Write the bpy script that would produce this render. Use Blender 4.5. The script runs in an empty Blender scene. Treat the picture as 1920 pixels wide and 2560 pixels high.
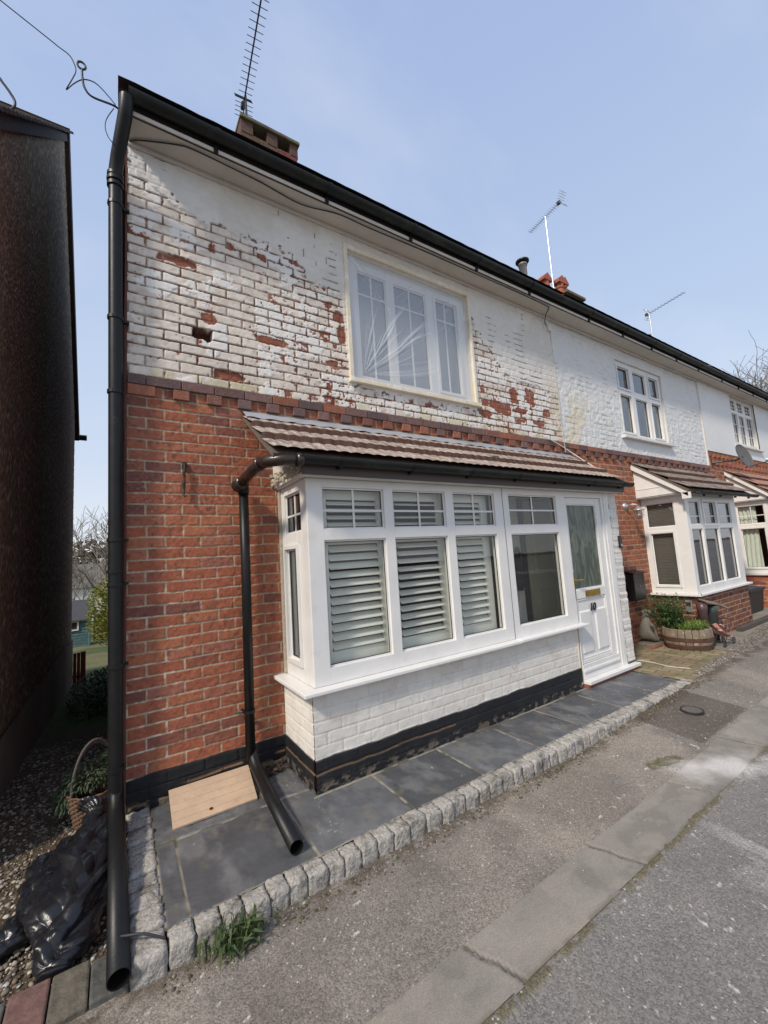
import bpy, math, random
import numpy as np
from mathutils import Matrix, Vector
random.seed(7); RNG=np.random.default_rng(7)
SC=bpy.context.scene; COL=SC.collection
# ------------------------------------------------------------------ camera
Rm=[(0.83921644,-0.53998805,-0.06425482),(0.00393928,0.12419306,-0.99225025),(0.54378328,0.8324596,0.10635202)]
cd=bpy.data.cameras.new('camera'); cam=bpy.data.objects.new('camera',cd); COL.objects.link(cam)
cam.matrix_world=Matrix(((Rm[0][0],-Rm[1][0],-Rm[2][0],-0.0469),(Rm[0][1],-Rm[1][1],-Rm[2][1],-3.2013),(Rm[0][2],-Rm[1][2],-Rm[2][2],1.2884),(0,0,0,1)))
cd.sensor_fit='VERTICAL'; cd.sensor_height=36; cd.lens=36*1025.605/2560; cd.clip_start=.05; cd.clip_end=1500
SC.camera=cam
# ------------------------------------------------------------------ sky, sun, exposure
SUN_EL=math.radians(43); A=math.radians(23)
sd=Vector((-math.cos(A)*math.cos(SUN_EL),-math.sin(A)*math.cos(SUN_EL),math.sin(SUN_EL)))
w=bpy.data.worlds.new('World'); SC.world=w; w.use_nodes=True; nt=w.node_tree; nt.nodes.clear()
N=nt.nodes.new; Lk=nt.links.new
out=N('ShaderNodeOutputWorld'); bg=N('ShaderNodeBackground'); sky=N('ShaderNodeTexSky'); sky.sky_type='NISHITA'
sky.sun_disc=False; sky.sun_elevation=SUN_EL; sky.sun_rotation=math.atan2(sd.x,sd.y)%(2*math.pi); sky.air_density=1.0; sky.dust_density=2.0; sky.ozone_density=2.0
tc=N('ShaderNodeTexCoord'); sep=N('ShaderNodeSeparateXYZ'); Lk(tc.outputs['Generated'],sep.inputs[0])
cr=N('ShaderNodeValToRGB'); Lk(sep.outputs['Z'],cr.inputs[0])
e=cr.color_ramp.elements; e[0].position=0.0; e[0].color=(9.0,9.3,9.8,1); e[1].position=.95; e[1].color=(3.9,5.1,8.2,1)
m_=e_=cr.color_ramp.elements.new(.35); m_.color=(5.8,7.1,9.3,1)
nz=N('ShaderNodeTexNoise'); nz.inputs['Scale'].default_value=1.5; nz.inputs['Detail'].default_value=7; mpp=N('ShaderNodeMapping'); mpp.inputs['Scale'].default_value=(1,2.6,2.2); mpp.inputs['Rotation'].default_value=(.3,.5,.6); Lk(tc.outputs['Generated'],mpp.inputs[0]); Lk(mpp.outputs[0],nz.inputs['Vector'])
mr=N('ShaderNodeMapRange'); mr.inputs['From Min'].default_value=.45; mr.inputs['From Max'].default_value=.8; mr.inputs['To Max'].default_value=.62; Lk(nz.outputs['Fac'],mr.inputs['Value'])
mc=N('ShaderNodeMix'); mc.data_type='RGBA'; Lk(mr.outputs[0],mc.inputs[0]); Lk(cr.outputs[0],mc.inputs[6]); mc.inputs[7].default_value=(7.8,8.5,9.6,1)
mx=N('ShaderNodeMix'); mx.data_type='RGBA'; mx.inputs[0].default_value=.82; Lk(sky.outputs[0],mx.inputs[6]); Lk(mc.outputs[2],mx.inputs[7])
bg.inputs[1].default_value=.09; Lk(mx.outputs[2],bg.inputs[0]); Lk(bg.outputs[0],out.inputs[0])
sl=bpy.data.lights.new('sun','SUN'); sl.energy=3.1; sl.angle=math.radians(7); sl.color=(1,.91,.78)
so=bpy.data.objects.new('sun',sl); COL.objects.link(so); so.rotation_euler=sd.to_track_quat('Z','Y').to_euler(); so.location=(-5,-5,9)
SC.view_settings.view_transform='Standard'; SC.view_settings.look='None'; SC.view_settings.exposure=.22; SC.view_settings.gamma=1
# ------------------------------------------------------------------ numpy noise
def hsh(i,j,s=0):
    n=(i.astype(np.int64)*374761393+j.astype(np.int64)*668265263+s*1442695041)&0x7fffffff
    n=((n^(n>>13))*1274126177)&0x7fffffff
    n=((n^(n>>16))*668265263)&0x7fffffff
    return ((n>>8)&0xffff)/65535.
def vn(u,v,f,s=0):
    u=u*f; v=v*f; i=np.floor(u); j=np.floor(v); a=u-i; b=v-j; a=a*a*(3-2*a); b=b*b*(3-2*b)
    return (hsh(i,j,s)*(1-a)+hsh(i+1,j,s)*a)*(1-b)+(hsh(i,j+1,s)*(1-a)+hsh(i+1,j+1,s)*a)*b
def fbm(u,v,f,o=4,s=0):
    r=0;t=0;a=1
    for k in range(o): r=r+a*vn(u+17.3*k,v-9.1*k,f,s+k); t+=a; a*=.55; f*=2.03
    return r/t
def ss(a,b,x):
    t=np.clip((x-a)/(b-a),0,1); return t*t*(3-2*t)
def mixc(c,d,m): return c*(1-m[...,None])+np.asarray(d)*m[...,None]
# ------------------------------------------------------------------ materials
MATS={}
def mat(name,col=(.5,.5,.5),rough=.6,var=.2,vs=6,bump=0,bs=80,metal=0,attr=False,spec=.5,obj=True,bd=.01,coat=0,var2=None,extra=None):
    if name in MATS: return MATS[name]
    m=bpy.data.materials.new(name); m.use_nodes=True; t=m.node_tree; b=t.nodes['Principled BSDF']; MATS[name]=m
    n=t.nodes.new; l=t.links.new
    b.inputs['Roughness'].default_value=rough; b.inputs['Metallic'].default_value=metal; b.inputs['Specular IOR Level'].default_value=spec; b.inputs['Coat Weight'].default_value=coat
    tc=n('ShaderNodeTexCoord'); v=tc.outputs['Object']
    if attr:
        a=n('ShaderNodeAttribute'); a.attribute_name='Col'; src=a.outputs['Color']
    else:
        a=n('ShaderNodeRGB'); a.outputs[0].default_value=(*col,1); src=a.outputs[0]
    nz=n('ShaderNodeTexNoise'); nz.inputs['Scale'].default_value=vs; nz.inputs['Detail'].default_value=6; nz.inputs['Roughness'].default_value=.65; l(v,nz.inputs['Vector'])
    mr=n('ShaderNodeMapRange'); mr.inputs['From Min'].default_value=.25; mr.inputs['From Max'].default_value=.75; mr.inputs['To Min'].default_value=1-var; mr.inputs['To Max'].default_value=1+var; l(nz.outputs['Fac'],mr.inputs['Value'])
    mm=n('ShaderNodeVectorMath'); mm.operation='SCALE'; l(src,mm.inputs[0]); l(mr.outputs[0],mm.inputs['Scale']); res=mm.outputs[0]
    if var2:   # (colour, scale, lo, hi): patches of another colour
        n2=n('ShaderNodeTexNoise'); n2.inputs['Scale'].default_value=var2[1]; n2.inputs['Detail'].default_value=8; n2.inputs['Roughness'].default_value=.7; l(v,n2.inputs['Vector'])
        m2=n('ShaderNodeMapRange'); m2.inputs['From Min'].default_value=var2[2]; m2.inputs['From Max'].default_value=var2[3]; l(n2.outputs['Fac'],m2.inputs['Value'])
        mi=n('ShaderNodeMix'); mi.data_type='RGBA'; l(m2.outputs[0],mi.inputs[0]); l(res,mi.inputs[6]); mi.inputs[7].default_value=(*var2[0],1); res=mi.outputs[2]
    l(res,b.inputs['Base Color'])
    rr=n('ShaderNodeMapRange'); rr.inputs['To Min'].default_value=max(0,rough-.12); rr.inputs['To Max'].default_value=min(1,rough+.12); l(nz.outputs['Fac'],rr.inputs['Value']); l(rr.outputs[0],b.inputs['Roughness'])
    if bump:
        nb=n('ShaderNodeTexNoise'); nb.inputs['Scale'].default_value=bs; nb.inputs['Detail'].default_value=5; l(v,nb.inputs['Vector'])
        bp=n('ShaderNodeBump'); bp.inputs['Strength'].default_value=bump; bp.inputs['Distance'].default_value=bd; l(nb.outputs['Fac'],bp.inputs['Height']); l(bp.outputs[0],b.inputs['Normal'])
    if extra: extra(t,b,v,res)
    return m
def glassmat(name,tint=(.72,.82,.76),ior=1.5,rough=0.0,frost=0.,wav=0.,boost=1.):
    m=bpy.data.materials.new(name); m.use_nodes=True; t=m.node_tree; t.nodes.clear(); n=t.nodes.new; l=t.links.new
    o=n('ShaderNodeOutputMaterial'); fr=n('ShaderNodeFresnel'); fr.inputs[0].default_value=ior
    ge=n('ShaderNodeNewGeometry'); mi_=n('ShaderNodeMapRange'); mi_.inputs['To Min'].default_value=ior; mi_.inputs['To Max'].default_value=1/ior; l(ge.outputs['Backfacing'],mi_.inputs['Value']); l(mi_.outputs[0],fr.inputs[0])   # same reflectance from both sides of the pane
    mu=n('ShaderNodeMath'); mu.operation='MULTIPLY'; mu.inputs[1].default_value=boost; mu.use_clamp=True; l(fr.outputs[0],mu.inputs[0])
    tr=n('ShaderNodeBsdfTransparent'); tr.inputs[0].default_value=(*tint,1); gl=n('ShaderNodeBsdfGlossy'); gl.inputs['Roughness'].default_value=rough
    tc=n('ShaderNodeTexCoord'); nz=n('ShaderNodeTexNoise'); nz.inputs['Scale'].default_value=3.; l(tc.outputs['Object'],nz.inputs['Vector'])
    bp=n('ShaderNodeBump'); bp.inputs['Strength'].default_value=.04+wav; bp.inputs['Distance'].default_value=.02; l(nz.outputs['Fac'],bp.inputs['Height']); l(bp.outputs[0],gl.inputs['Normal'])
    base=tr.outputs[0]
    if frost:
        nz.inputs['Scale'].default_value=14; mp=n('ShaderNodeMapping'); mp.inputs['Scale'].default_value=(1,1,.25); l(tc.outputs['Object'],mp.inputs[0]); l(mp.outputs[0],nz.inputs['Vector']); nz.inputs['Distortion'].default_value=1.5
        df=n('ShaderNodeBsdfDiffuse'); cr=n('ShaderNodeValToRGB'); cr.color_ramp.elements[0].position=.4; cr.color_ramp.elements[0].color=(.075,.09,.07,1); cr.color_ramp.elements[1].position=.62; cr.color_ramp.elements[1].color=(.15,.18,.14,1)
        l(nz.outputs['Fac'],cr.inputs[0]); l(cr.outputs[0],df.inputs[0]); mz=n('ShaderNodeMixShader'); mz.inputs[0].default_value=frost; l(tr.outputs[0],mz.inputs[1]); l(df.outputs[0],mz.inputs[2]); base=mz.outputs[0]
    mi=n('ShaderNodeMixShader'); l(mu.outputs[0],mi.inputs[0]); l(base,mi.inputs[1]); l(gl.outputs[0],mi.inputs[2]); l(mi.outputs[0],o.inputs[0]); MATS[name]=m
    return m
GLASS=glassmat('window_glass',tint=(.955,.965,.945)); GLASSD=glassmat('grey_glass',tint=(.8,.82,.84),boost=1.6); FROST=glassmat('obscured_glass',rough=.15,frost=.93,wav=.5)
WALLM=mat('masonry',attr=True,rough=.86,var=.13,vs=45,bump=.5,bs=170,bd=.004,spec=.3)
PAINTM=mat('old_paint',attr=True,rough=.62,var=.06,vs=14,bump=.35,bs=90,bd=.004,spec=.35)
UPVC=mat('white_upvc',(.715,.70,.675),.34,.06,5,.04,40,var2=((.60,.56,.49),3.5,.58,.80))
CREAM=mat('cream_paint',(.70,.62,.47),.55,.1,12,.25,60,var2=((.78,.74,.66),9,.5,.62))
SOFF=mat('dirty_soffit',(.55,.51,.45),.7,.12,3,.25,30,var2=((.30,.23,.14),2.6,.60,.72))
FASC=mat('dark_fascia',(.035,.028,.026),.6,.3,6,.2,40)
LIPM=mat('white_lip',(.66,.63,.58),.5,.1,6,.1,40)
BLKP=mat('black_plastic',(.010,.010,.0105),.42,.3,9,.06,60,spec=.3,var2=((.05,.048,.042),7,.62,.8))
GUTM=mat('gutter_plastic',(.008,.010,.009),.45,.3,5,.08,40,spec=.3,var2=((.035,.045,.03),4,.5,.75))
BRONZ=mat('brown_plastic',(.03,.018,.014),.3,.3,6)
LEAD=mat('lead',(.30,.31,.33),.55,.22,5,.3,25)
TILEM=mat('roof_tile',attr=True,rough=.9,var=.25,vs=30,bump=.5,bs=90,bd=.006,spec=.2)
SLATEM=mat('slate_slab',attr=True,rough=.5,var=.16,vs=9,bump=.35,bs=35,bd=.006,spec=.45)
GRAN=mat('granite',(.37,.345,.31),.85,.40,80,1.,60,bd=.010,var2=((.13,.12,.10),9,.50,.66),spec=.3)
BRASS=mat('brass',(.55,.36,.08),.28,.2,10,metal=1)
GALV=mat('galvanised',(.48,.48,.5),.4,.15,15,metal=.7)
ALU=mat('aluminium',(.5,.5,.5),.35,.25,20,metal=.9)
DKMET=mat('dark_metal',(.05,.05,.05),.5,.3,20,metal=.4)
RUST=mat('rusty_iron',(.06,.035,.025),.8,.4,30,.5,60,metal=.3)
CHBR=mat('chimney_brick',attr=True,rough=.9,var=.3,vs=25,bump=.6,bs=90)
TERRA=mat('terracotta',(.36,.1,.055),.8,.25,8,.2,40,var2=((.18,.14,.1),6,.55,.7))
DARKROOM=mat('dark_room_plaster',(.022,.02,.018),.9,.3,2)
ROOFM=mat('main_roof_tile',(.06,.042,.035),.9,.35,14,.8,20)
SHUT=mat('shutter_paint',(.83,.815,.76),.45,.03,3)
CURT=mat('net_curtain',(.52,.52,.5),.8,.15,12)
GASK=mat('black_gasket',(.015,.015,.015),.6,.1)
# ------------------------------------------------------------------ mesh helpers
def link(name,me,m,parent=None):
    o=bpy.data.objects.new(name,me); COL.objects.link(o)
    if m is not None: me.materials.append(m)
    if parent is not None: o.parent=parent
    return o
class MB:
    def __init__(s): s.v=[]; s.f=[]
    def add(s,v,f):
        k=len(s.v); s.v+= [tuple(p) for p in v]; s.f+=[tuple(i+k for i in q) for q in f]; return s
    def box(s,x0,x1,y0,y1,z0,z1,M=None):
        v=[(x,y,z) for x in (x0,x1) for y in (y0,y1) for z in (z0,z1)]
        if M is not None: v=[tuple(M@Vector(p)) for p in v]
        return s.add(v,[(0,1,3,2),(4,6,7,5),(0,4,5,1),(2,3,7,6),(0,2,6,4),(1,5,7,3)])
    def tube(s,pts,r,n=10,caps=True):
        P=[Vector(p) for p in pts]; R=r if isinstance(r,(list,tuple)) else [r]*len(P); k=len(s.v); up=None
        for i,p in enumerate(P):
            d=((P[min(i+1,len(P)-1)]-P[max(i-1,0)])).normalized()
            if up is None: up=d.orthogonal().normalized()
            up=(up-d*up.dot(d)); up=up.normalized() if up.length>1e-6 else d.orthogonal().normalized()
            b=d.cross(up)
            for a in range(n):
                t=2*math.pi*a/n; s.v.append(tuple(p+(up*math.cos(t)+b*math.sin(t))*R[i]))
        for i in range(len(P)-1):
            for a in range(n):
                s.f.append((k+i*n+a,k+i*n+(a+1)%n,k+(i+1)*n+(a+1)%n,k+(i+1)*n+a))
        if caps: s.f.append(tuple(k+a for a in range(n))[::-1]); s.f.append(tuple(k+(len(P)-1)*n+a for a in range(n)))
        return s
    def lathe(s,prof,n=20,M=None):   # prof: (r,z)
        k=len(s.v)
        for r,z in prof:
            for a in range(n):
                t=2*math.pi*a/n; p=Vector((r*math.cos(t),r*math.sin(t),z)); s.v.append(tuple(M@p if M is not None else p))
        for i in range(len(prof)-1):
            for a in range(n): s.f.append((k+i*n+a,k+i*n+(a+1)%n,k+(i+1)*n+(a+1)%n,k+(i+1)*n+a))
        return s
    def build(s,name,m,parent=None,bevel=0,smooth=False):
        me=bpy.data.meshes.new(name); me.from_pydata(s.v,[],s.f); me.update()
        o=link(name,me,m,parent)
        if bevel:
            b=o.modifiers.new('b','BEVEL'); b.width=bevel; b.segments=2; b.limit_method='ANGLE'
        if smooth: me.shade_smooth()
        return o
def tag(o,label=None,cat=None,group=None,kind=None):
    if label: o['label']=label
    if cat: o['category']=cat
    if group: o['group']=group
    if kind: o['kind']=kind
    return o
def thing(name,loc,label,cat,group=None):
    o=bpy.data.objects.new(name,None); COL.objects.link(o); o.empty_display_size=.2
    o['_loc']=0; del o['_loc']
    o.location=loc; return tag(o,label,cat,group)
def settle(root):      # children were built in world space: keep them there under a root standing at the thing's base
    inv=Matrix.Translation(root.location).inverted()
    for c in root.children: c.matrix_parent_inverse=inv
def grid(name,O,U,V,us,vs,fn,m,parent=None,holes=(),smooth=True,keep=None):
    us=np.asarray(us); vs=np.asarray(vs); UU,VV=np.meshgrid(us,vs); h,c=fn(UU,VV)
    O=np.array(O,float);U=np.array(U,float);V=np.array(V,float);Nn=np.cross(U,V)
    co=O+UU[...,None]*U+VV[...,None]*V+np.asarray(h)[...,None]*Nn
    nv,nu=UU.shape; idx=np.arange(nv*nu).reshape(nv,nu)
    q=np.stack([idx[:-1,:-1],idx[:-1,1:],idx[1:,1:],idx[1:,:-1]],-1)
    cu=(us[:-1]+us[1:])/2; cv=(vs[:-1]+vs[1:])/2; CU,CV=np.meshgrid(cu,cv); ok=np.ones(CU.shape,bool)
    for a,b,c0,d0 in holes: ok&=~((CU>a)&(CU<b)&(CV>c0)&(CV<d0))
    if keep is not None: ok&=keep(CU,CV)
    q=q[ok]
    used=np.zeros(nv*nu,bool); used[q.ravel()]=True; remap=np.cumsum(used)-1
    q=remap[q]; co=co.reshape(-1,3)[used]; c=np.broadcast_to(c,UU.shape+(3,)).reshape(-1,3)[used]
    me=bpy.data.meshes.new(name); me.vertices.add(len(co)); me.vertices.foreach_set('co',co.astype(np.float32).ravel())
    me.loops.add(q.size); me.loops.foreach_set('vertex_index',q.ravel().astype(np.int32)); me.polygons.add(len(q)); me.polygons.foreach_set('loop_start',np.arange(0,q.size,4,dtype=np.int32))
    me.update(calc_edges=True)
    at=me.color_attributes.new('Col','FLOAT_COLOR','POINT'); at.data.foreach_set('color',np.concatenate([np.clip(c,0,1),np.ones((len(c),1))],1).astype(np.float32).ravel())
    if smooth: me.shade_smooth()
    return link(name,me,m,parent)
def rng(a,b,st,extra=()):
    n=max(1,int(round((b-a)/st))); x=np.linspace(a,b,n+1); return np.unique(np.round(np.concatenate([x,[e for e in extra if a<e<b]]),5))
# ------------------------------------------------------------------ brickwork
CP=.0758; BP=.225
def bricks(U,Z,s=0,wob=.0022):
    Z=Z+(fbm(U,Z,6,2,s+50)-.5)*wob*3; U=U+(fbm(U,Z,9,2,s+51)-.5)*wob*2
    c=np.floor(Z/CP); off=np.where(np.mod(c,2)==0,.5,0.)
    p=U/BP-off+ (hsh(c,c*0+3,s)-.5)*.06; b=np.floor(p); fu=p-b; fz=Z/CP-c
    du=np.minimum(fu,1-fu)*BP; dz=np.minimum(fz,1-fz)*CP
    return c,b,du,dz,np.minimum(du,dz)
PH=.0758
def lower_fn(dx=0,tone=1.,s=0,plinth=True):
    def f(U,Z):
        u=U+dx; c,b,du,dz,d=bricks(u,Z,s)
        n=fbm(u,Z,40,4,s+1); e=d+(n-.5)*.005
        br=ss(.0037,.0062,e)
        t=hsh(c,b,s+2); t2=hsh(c,b,s+3)
        col=np.stack([.325+0*t,.104+0*t,.057+0*t],-1)
        col=mixc(col,(.375,.14,.072),ss(.5,.9,t)*.8); col=mixc(col,(.20,.075,.055),ss(.76,.95,t2)); col=mixc(col,(.29,.12,.09),ss(.14,.0,t2)*.7); col=mixc(col,(.17,.068,.055),ss(.35,.0,u)*ss(.3,.6,t2)*.5*(dx==0))
        col=col*(0.70+.56*fbm(u,Z,60,3,s+4))[...,None]*(.88+.24*fbm(u,Z,1.6,3,s+9))[...,None]
        col=mixc(col,(.09,.05,.04),ss(.66,.8,fbm(u,Z,28,3,s+5))*.6)
        mo=np.broadcast_to(np.array([.385,.32,.225]),col.shape)*(0.72+.55*fbm(u,Z,55,3,s+6))[...,None]
        eff=ss(.5,.66,fbm(u,Z,22,4,s+7))*ss(.5,.1,np.abs(U))*ss(2.2,.3,Z)     # crumbling pale mortar near the corner
        mo=mixc(mo,(.58,.54,.46),eff*.8)
        c2=mixc(mo,(0,0,0),br*0); c2=mo*(1-br[...,None])+col*br[...,None]*tone
        sp=ss(.80,.84,vn(u,Z,95,s+8))*ss(.55,.75,fbm(u,Z,2.2,2,s+18)); c2=mixc(c2,(.7,.68,.62),sp*.18)
        h=br*.0045+(n-.5)*.003*(1+br)+(t-.5)*.003*br+(1-br)*eff*.006
        if plinth:
            zz=Z+(fbm(u,Z*0,5,3,s+11)-.5)*.02
            pm=ss(.006,-.002,zz); bl=np.stack([.012+0*t,.013+0*t,.015+0*t],-1)*(.7+.9*fbm(u,Z,12,3,s+12))[...,None]
            chip=ss(-.12,-.17,zz)*ss(.55,.61,fbm(u,Z*1.6,20,4,s+13))
            bl=mixc(bl,(.17,.11,.07),chip); crk=ss(.012,.004,np.abs(zz+.108+.02*(fbm(u,Z*0,3,2,s+14)-.5)))*ss(.42,.5,fbm(u,Z*0,2.5,2,s+15)); bl=mixc(bl,(.30,.17,.09),crk)
            c2=c2*(1-pm[...,None])+bl*pm[...,None]; h=h+pm*(.009-.006*chip-.008*crk)
        return h,c2
    return f
def white_fn(dx=0,s=0,tint=(.68,.645,.59),rel=.0032,line=.0042,plinth=True,dirt=.5):
    def f(U,Z):
        u=U+dx; c,b,du,dz,d=bricks(u,Z,s)
        n=fbm(u,Z,30,4,s+1); br=ss(line*.4,line*1.6,d+(n-.5)*.004)
        t=hsh(c,b,s+2)
        col=np.broadcast_to(np.array(tint),u.shape+(3,))*(.95+.08*t)[...,None]*(.93+.13*fbm(u,Z,10,4,s+3))[...,None]
        col=mixc(col,(.46,.40,.31),(1-br)*ss(.45,.62,fbm(u,Z,5,3,s+5))*.75*dirt)
        col=mixc(col,(.50,.36,.27),ss(.63,.70,fbm(u,Z,9,5,s+6))*.45*dirt)
        dots=ss(.86,.9,vn(u,Z,60,s+7))*ss(.62,.7,vn(u,Z,6,s+8)); col=mixc(col,(.2,.1,.06),dots*.8*dirt)
        h=br*rel+(n-.5)*.003+(fbm(u,Z,90,2,s+9)-.5)*.0012
        if plinth:
            zz=Z+(fbm(u,Z*0,5,3,s+11)-.5)*.018
            pm=ss(.006,-.002,zz); bl=np.stack([.012+0*t,.013+0*t,.015+0*t],-1)*(.7+.9*fbm(u,Z,12,3,s+12))[...,None]
            chip=ss(-.11,-.18,zz)*ss(.52,.58,fbm(u,Z*1.6,22,5,s+13)); bl=mixc(bl,(.12,.095,.075),chip)
            crk=ss(.008,.003,np.abs(zz+.085+.014*(fbm(u,Z*0,2.2,2,s+14)-.5)))*ss(.30,.36,fbm(u,Z*0,1.4,2,s+15)+.12*(U<1.1)-.3*(U>1.2)); bl=mixc(bl,(.24,.14,.08),crk*.75)
            c2=col*(1-pm[...,None])+bl*pm[...,None]; col=c2; h=h+pm*(.009-.006*chip-.008*crk)
        return h,col
    return f
SB=np.array([(-.1,4.30),(0,4.25),(.225,4.108),(.507,3.987),(.75,3.985),(.92,3.957),(1.10,3.99),(1.245,4.02),(1.382,3.80),(1.60,3.76),(1.72,3.72),(1.76,2.85),(3.40,2.86),(3.43,3.98),(3.52,3.9),(3.72,3.64),(3.9,3.42),(4.2,3.36),(4.5,3.34),(4.75,3.30),(4.93,3.32),(5.1,3.3)])
def peel_fn(U,Z):
    s=200; c,b,du,dz,d=bricks(U,Z,s)
    n=fbm(U,Z,34,4,s+1); n2=fbm(U,Z,7,5,s+2)
    zb=np.interp(U,SB[:,0],SB[:,1]); S=ss(-.006,.008,(Z-zb)+(fbm(U,Z,9,6,s+3)-.5)*.20)      # 1: thick paint still hides the joints
    t=hsh(c,b,s+4)
    jw=.0027+.0050*(n-.35)+.0022*ss(.4,.7,n2); br=ss(jw,jw+.0030,d+(n-.5)*.003); br=np.maximum(br,ss(.50,.60,fbm(U,Z,3.3,4,s+33))*.35)
    # painted brick faces
    col=np.broadcast_to(np.array([.70,.62,.535]),U.shape+(3,))*(.89+.17*t)[...,None]*(.86+.28*fbm(U,Z,18,4,s+5))[...,None]
    col=mixc(col,(.47,.40,.34),ss(.52,.72,fbm(U,Z,24,4,s+6))*.6)
    wht=ss(.560,.580,fbm(U,Z,5,6,s+7)+.08*ss(.5,.62,t)-.04+.06*ss(.8,1.6,U)); col=mixc(col,(.74,.71,.66),wht)
    wht2=wht*ss(.56,.60,fbm(U,Z,4,4,s+8))
    # how much paint is gone
    dens=.08+.20*ss(.35,.05,np.abs(U-1.66))*ss(3.85,3.5,Z)+.26*ss(.22,.03,np.abs(U-3.52))*ss(3.9,3.5,Z)+.20*ss(3.5,3.9,U)*ss(3.35,3.05,Z)+.12*ss(.9,1.4,U)*(U<1.8)*ss(3.75,3.4,Z)
    dens=np.maximum(dens,0)
    pn=fbm(U,Z,13,5,s+9)*.75+.25*hsh(c,b,s+10)+.12*ss(.016,.004,d)
    thr=.80-.36*dens-.02
    red=ss(thr,thr+.025,pn)
    fl=fbm(U,Z,42,3,s+34)*.8+.2*ss(.012,.0,d); red=np.maximum(red,ss(.685,.705,fl+.024+.05*ss(.42,.58,fbm(U,Z,3,3,s+35))+.035*ss(.7,1.3,U)*(U<4.9)-.03*(U<.8)))
    def ell(x,z,a,bb,rot=0,k=.35):
        dx_=U-x; dz_=Z-z; r=(np.abs(dx_/a)**3.5+np.abs(dz_/bb)**3.5)**(1/3.5)+(fbm(U,Z,15,5,s+12)-.5)*k*4.2; return ss(1.04,.98,r)
    for x,z,a,bb in ((.34,3.61,.125,.034),(.66,2.768,.12,.034),(.54,3.20,.05,.05),(1.33,3.93,.10,.028),(.95,3.87,.05,.03),(.70,3.88,.03,.035),(.57,3.80,.03,.04),(3.54,2.855,.09,.045),(3.87,2.94,.13,.05),(4.08,3.16,.07,.09),(4.39,3.19,.09,.11),(4.53,2.86,.10,.04),(4.15,2.98,.12,.035),(2.73,2.84,.09,.035),(1.66,3.52,.06,.05),(1.70,3.36,.04,.09),(1.58,3.62,.03,.03),(1.02,3.13,.13,.03),(3.70,2.99,.10,.06),(4.70,3.02,.08,.05),(1.58,3.05,.07,.04)):
        red=np.maximum(red,ell(x,z,a,bb))
    red=red*(1-S*.96)
    # exposed brick and joints
    rb=np.stack([.25+0*t,.078+0*t,.042+0*t],-1)*(.6+.8*fbm(U,Z,50,3,s+13))[...,None]
    mo=np.stack([.155+0*t,.075+0*t,.042+0*t],-1)*(.5+.9*fbm(U,Z,20,3,s+14))[...,None]
    mo=mixc(mo,(.40,.31,.22),ss(.52,.66,fbm(U,Z,6,3,s+15))*.8)
    cc=mixc(col,(0,0,0),0*red); cc=cc*(1-red[...,None])+rb*red[...,None]; cc=mo*(1-br[...,None])+cc*br[...,None]
    fill=wht2*(1-red); cc=mixc(cc,(.75,.72,.68),fill*(1-br)*.9)
    h=br*.008*(1-.35*red)+ (n-.5)*.004-.0025*red+fill*(1-br)*.006+wht*.0028+(t-.5)*.002
    # thick smooth paint
    sc_=np.broadcast_to(np.array([.68,.65,.60]),U.shape+(3,))*(.93+.13*fbm(U,Z,5,5,s+16))[...,None]
    sc_=mixc(sc_,(.60,.555,.49),ss(.50,.66,fbm(U,Z,2.5,4,s+17))*.65); sc_=mixc(sc_,(.63,.64,.65),ss(.7,.2,U)*ss(4.05,4.35,Z)*.5)
    crack=ss(.0055,.002,dz)*ss(.655,.69,fbm(U,Z*.4,4.5,3,s+18)); crack=np.maximum(crack,ss(.005,.002,du)*ss(.70,.73,fbm(U,Z,6,3,s+19)))
    for z0,a,b2 in ((4.265,1.76,3.3),(3.64,3.5,4.55),(3.34,4.1,4.9)):
        zc=np.round(z0/CP)*CP; crack=np.maximum(crack,ss(.005,.002,np.abs(Z-zc-(fbm(U,Z*0,7,2,4)-.5)*.012))*(U>a)*(U<b2)*ss(.36,.44,fbm(U,Z*0,6,2,s+20)))
    flake=ss(.735,.75,fbm(U,Z,14,4,s+21)*.8+.2*ss(.2,.0,np.abs(Z-zb))); crack=np.maximum(crack,flake)
    sc_=mixc(sc_,(.10,.06,.045),crack*.9)
    hs=.0125+(fbm(U,Z,14,4,s+22)-.5)*.007+(fbm(U,Z,50,3,s+23)-.5)*.0028+ss(.003,.011,d)*.0036-crack*.006+(fbm(U*1.6,Z,28,4,s+25)-.5)*.006
    col=cc*(1-S[...,None])+sc_*S[...,None]; h=h*(1-S)+hs*S
    # green and rust tinge in the lowest courses, grime by the party line
    col=mixc(col,(.50,.44,.22),ss(2.80,2.68,Z)*ss(.45,.65,fbm(U,Z,6,3,s+24))*.55*(1-red))
    col=mixc(col,(.62,.50,.33),ss(4.72,4.97,U)*ss(3.9,3.2,Z)*.45)
    # missing brick
    hole=ell(.482,3.065,.082,.046,k=.3); h=h-hole*.10; col=mixc(col,(.09,.03,.018),hole)
    spall=np.maximum(ell(.34,3.61,.12,.03),ell(.66,2.768,.118,.033)); h=h-spall*.012
    return h,col
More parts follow.
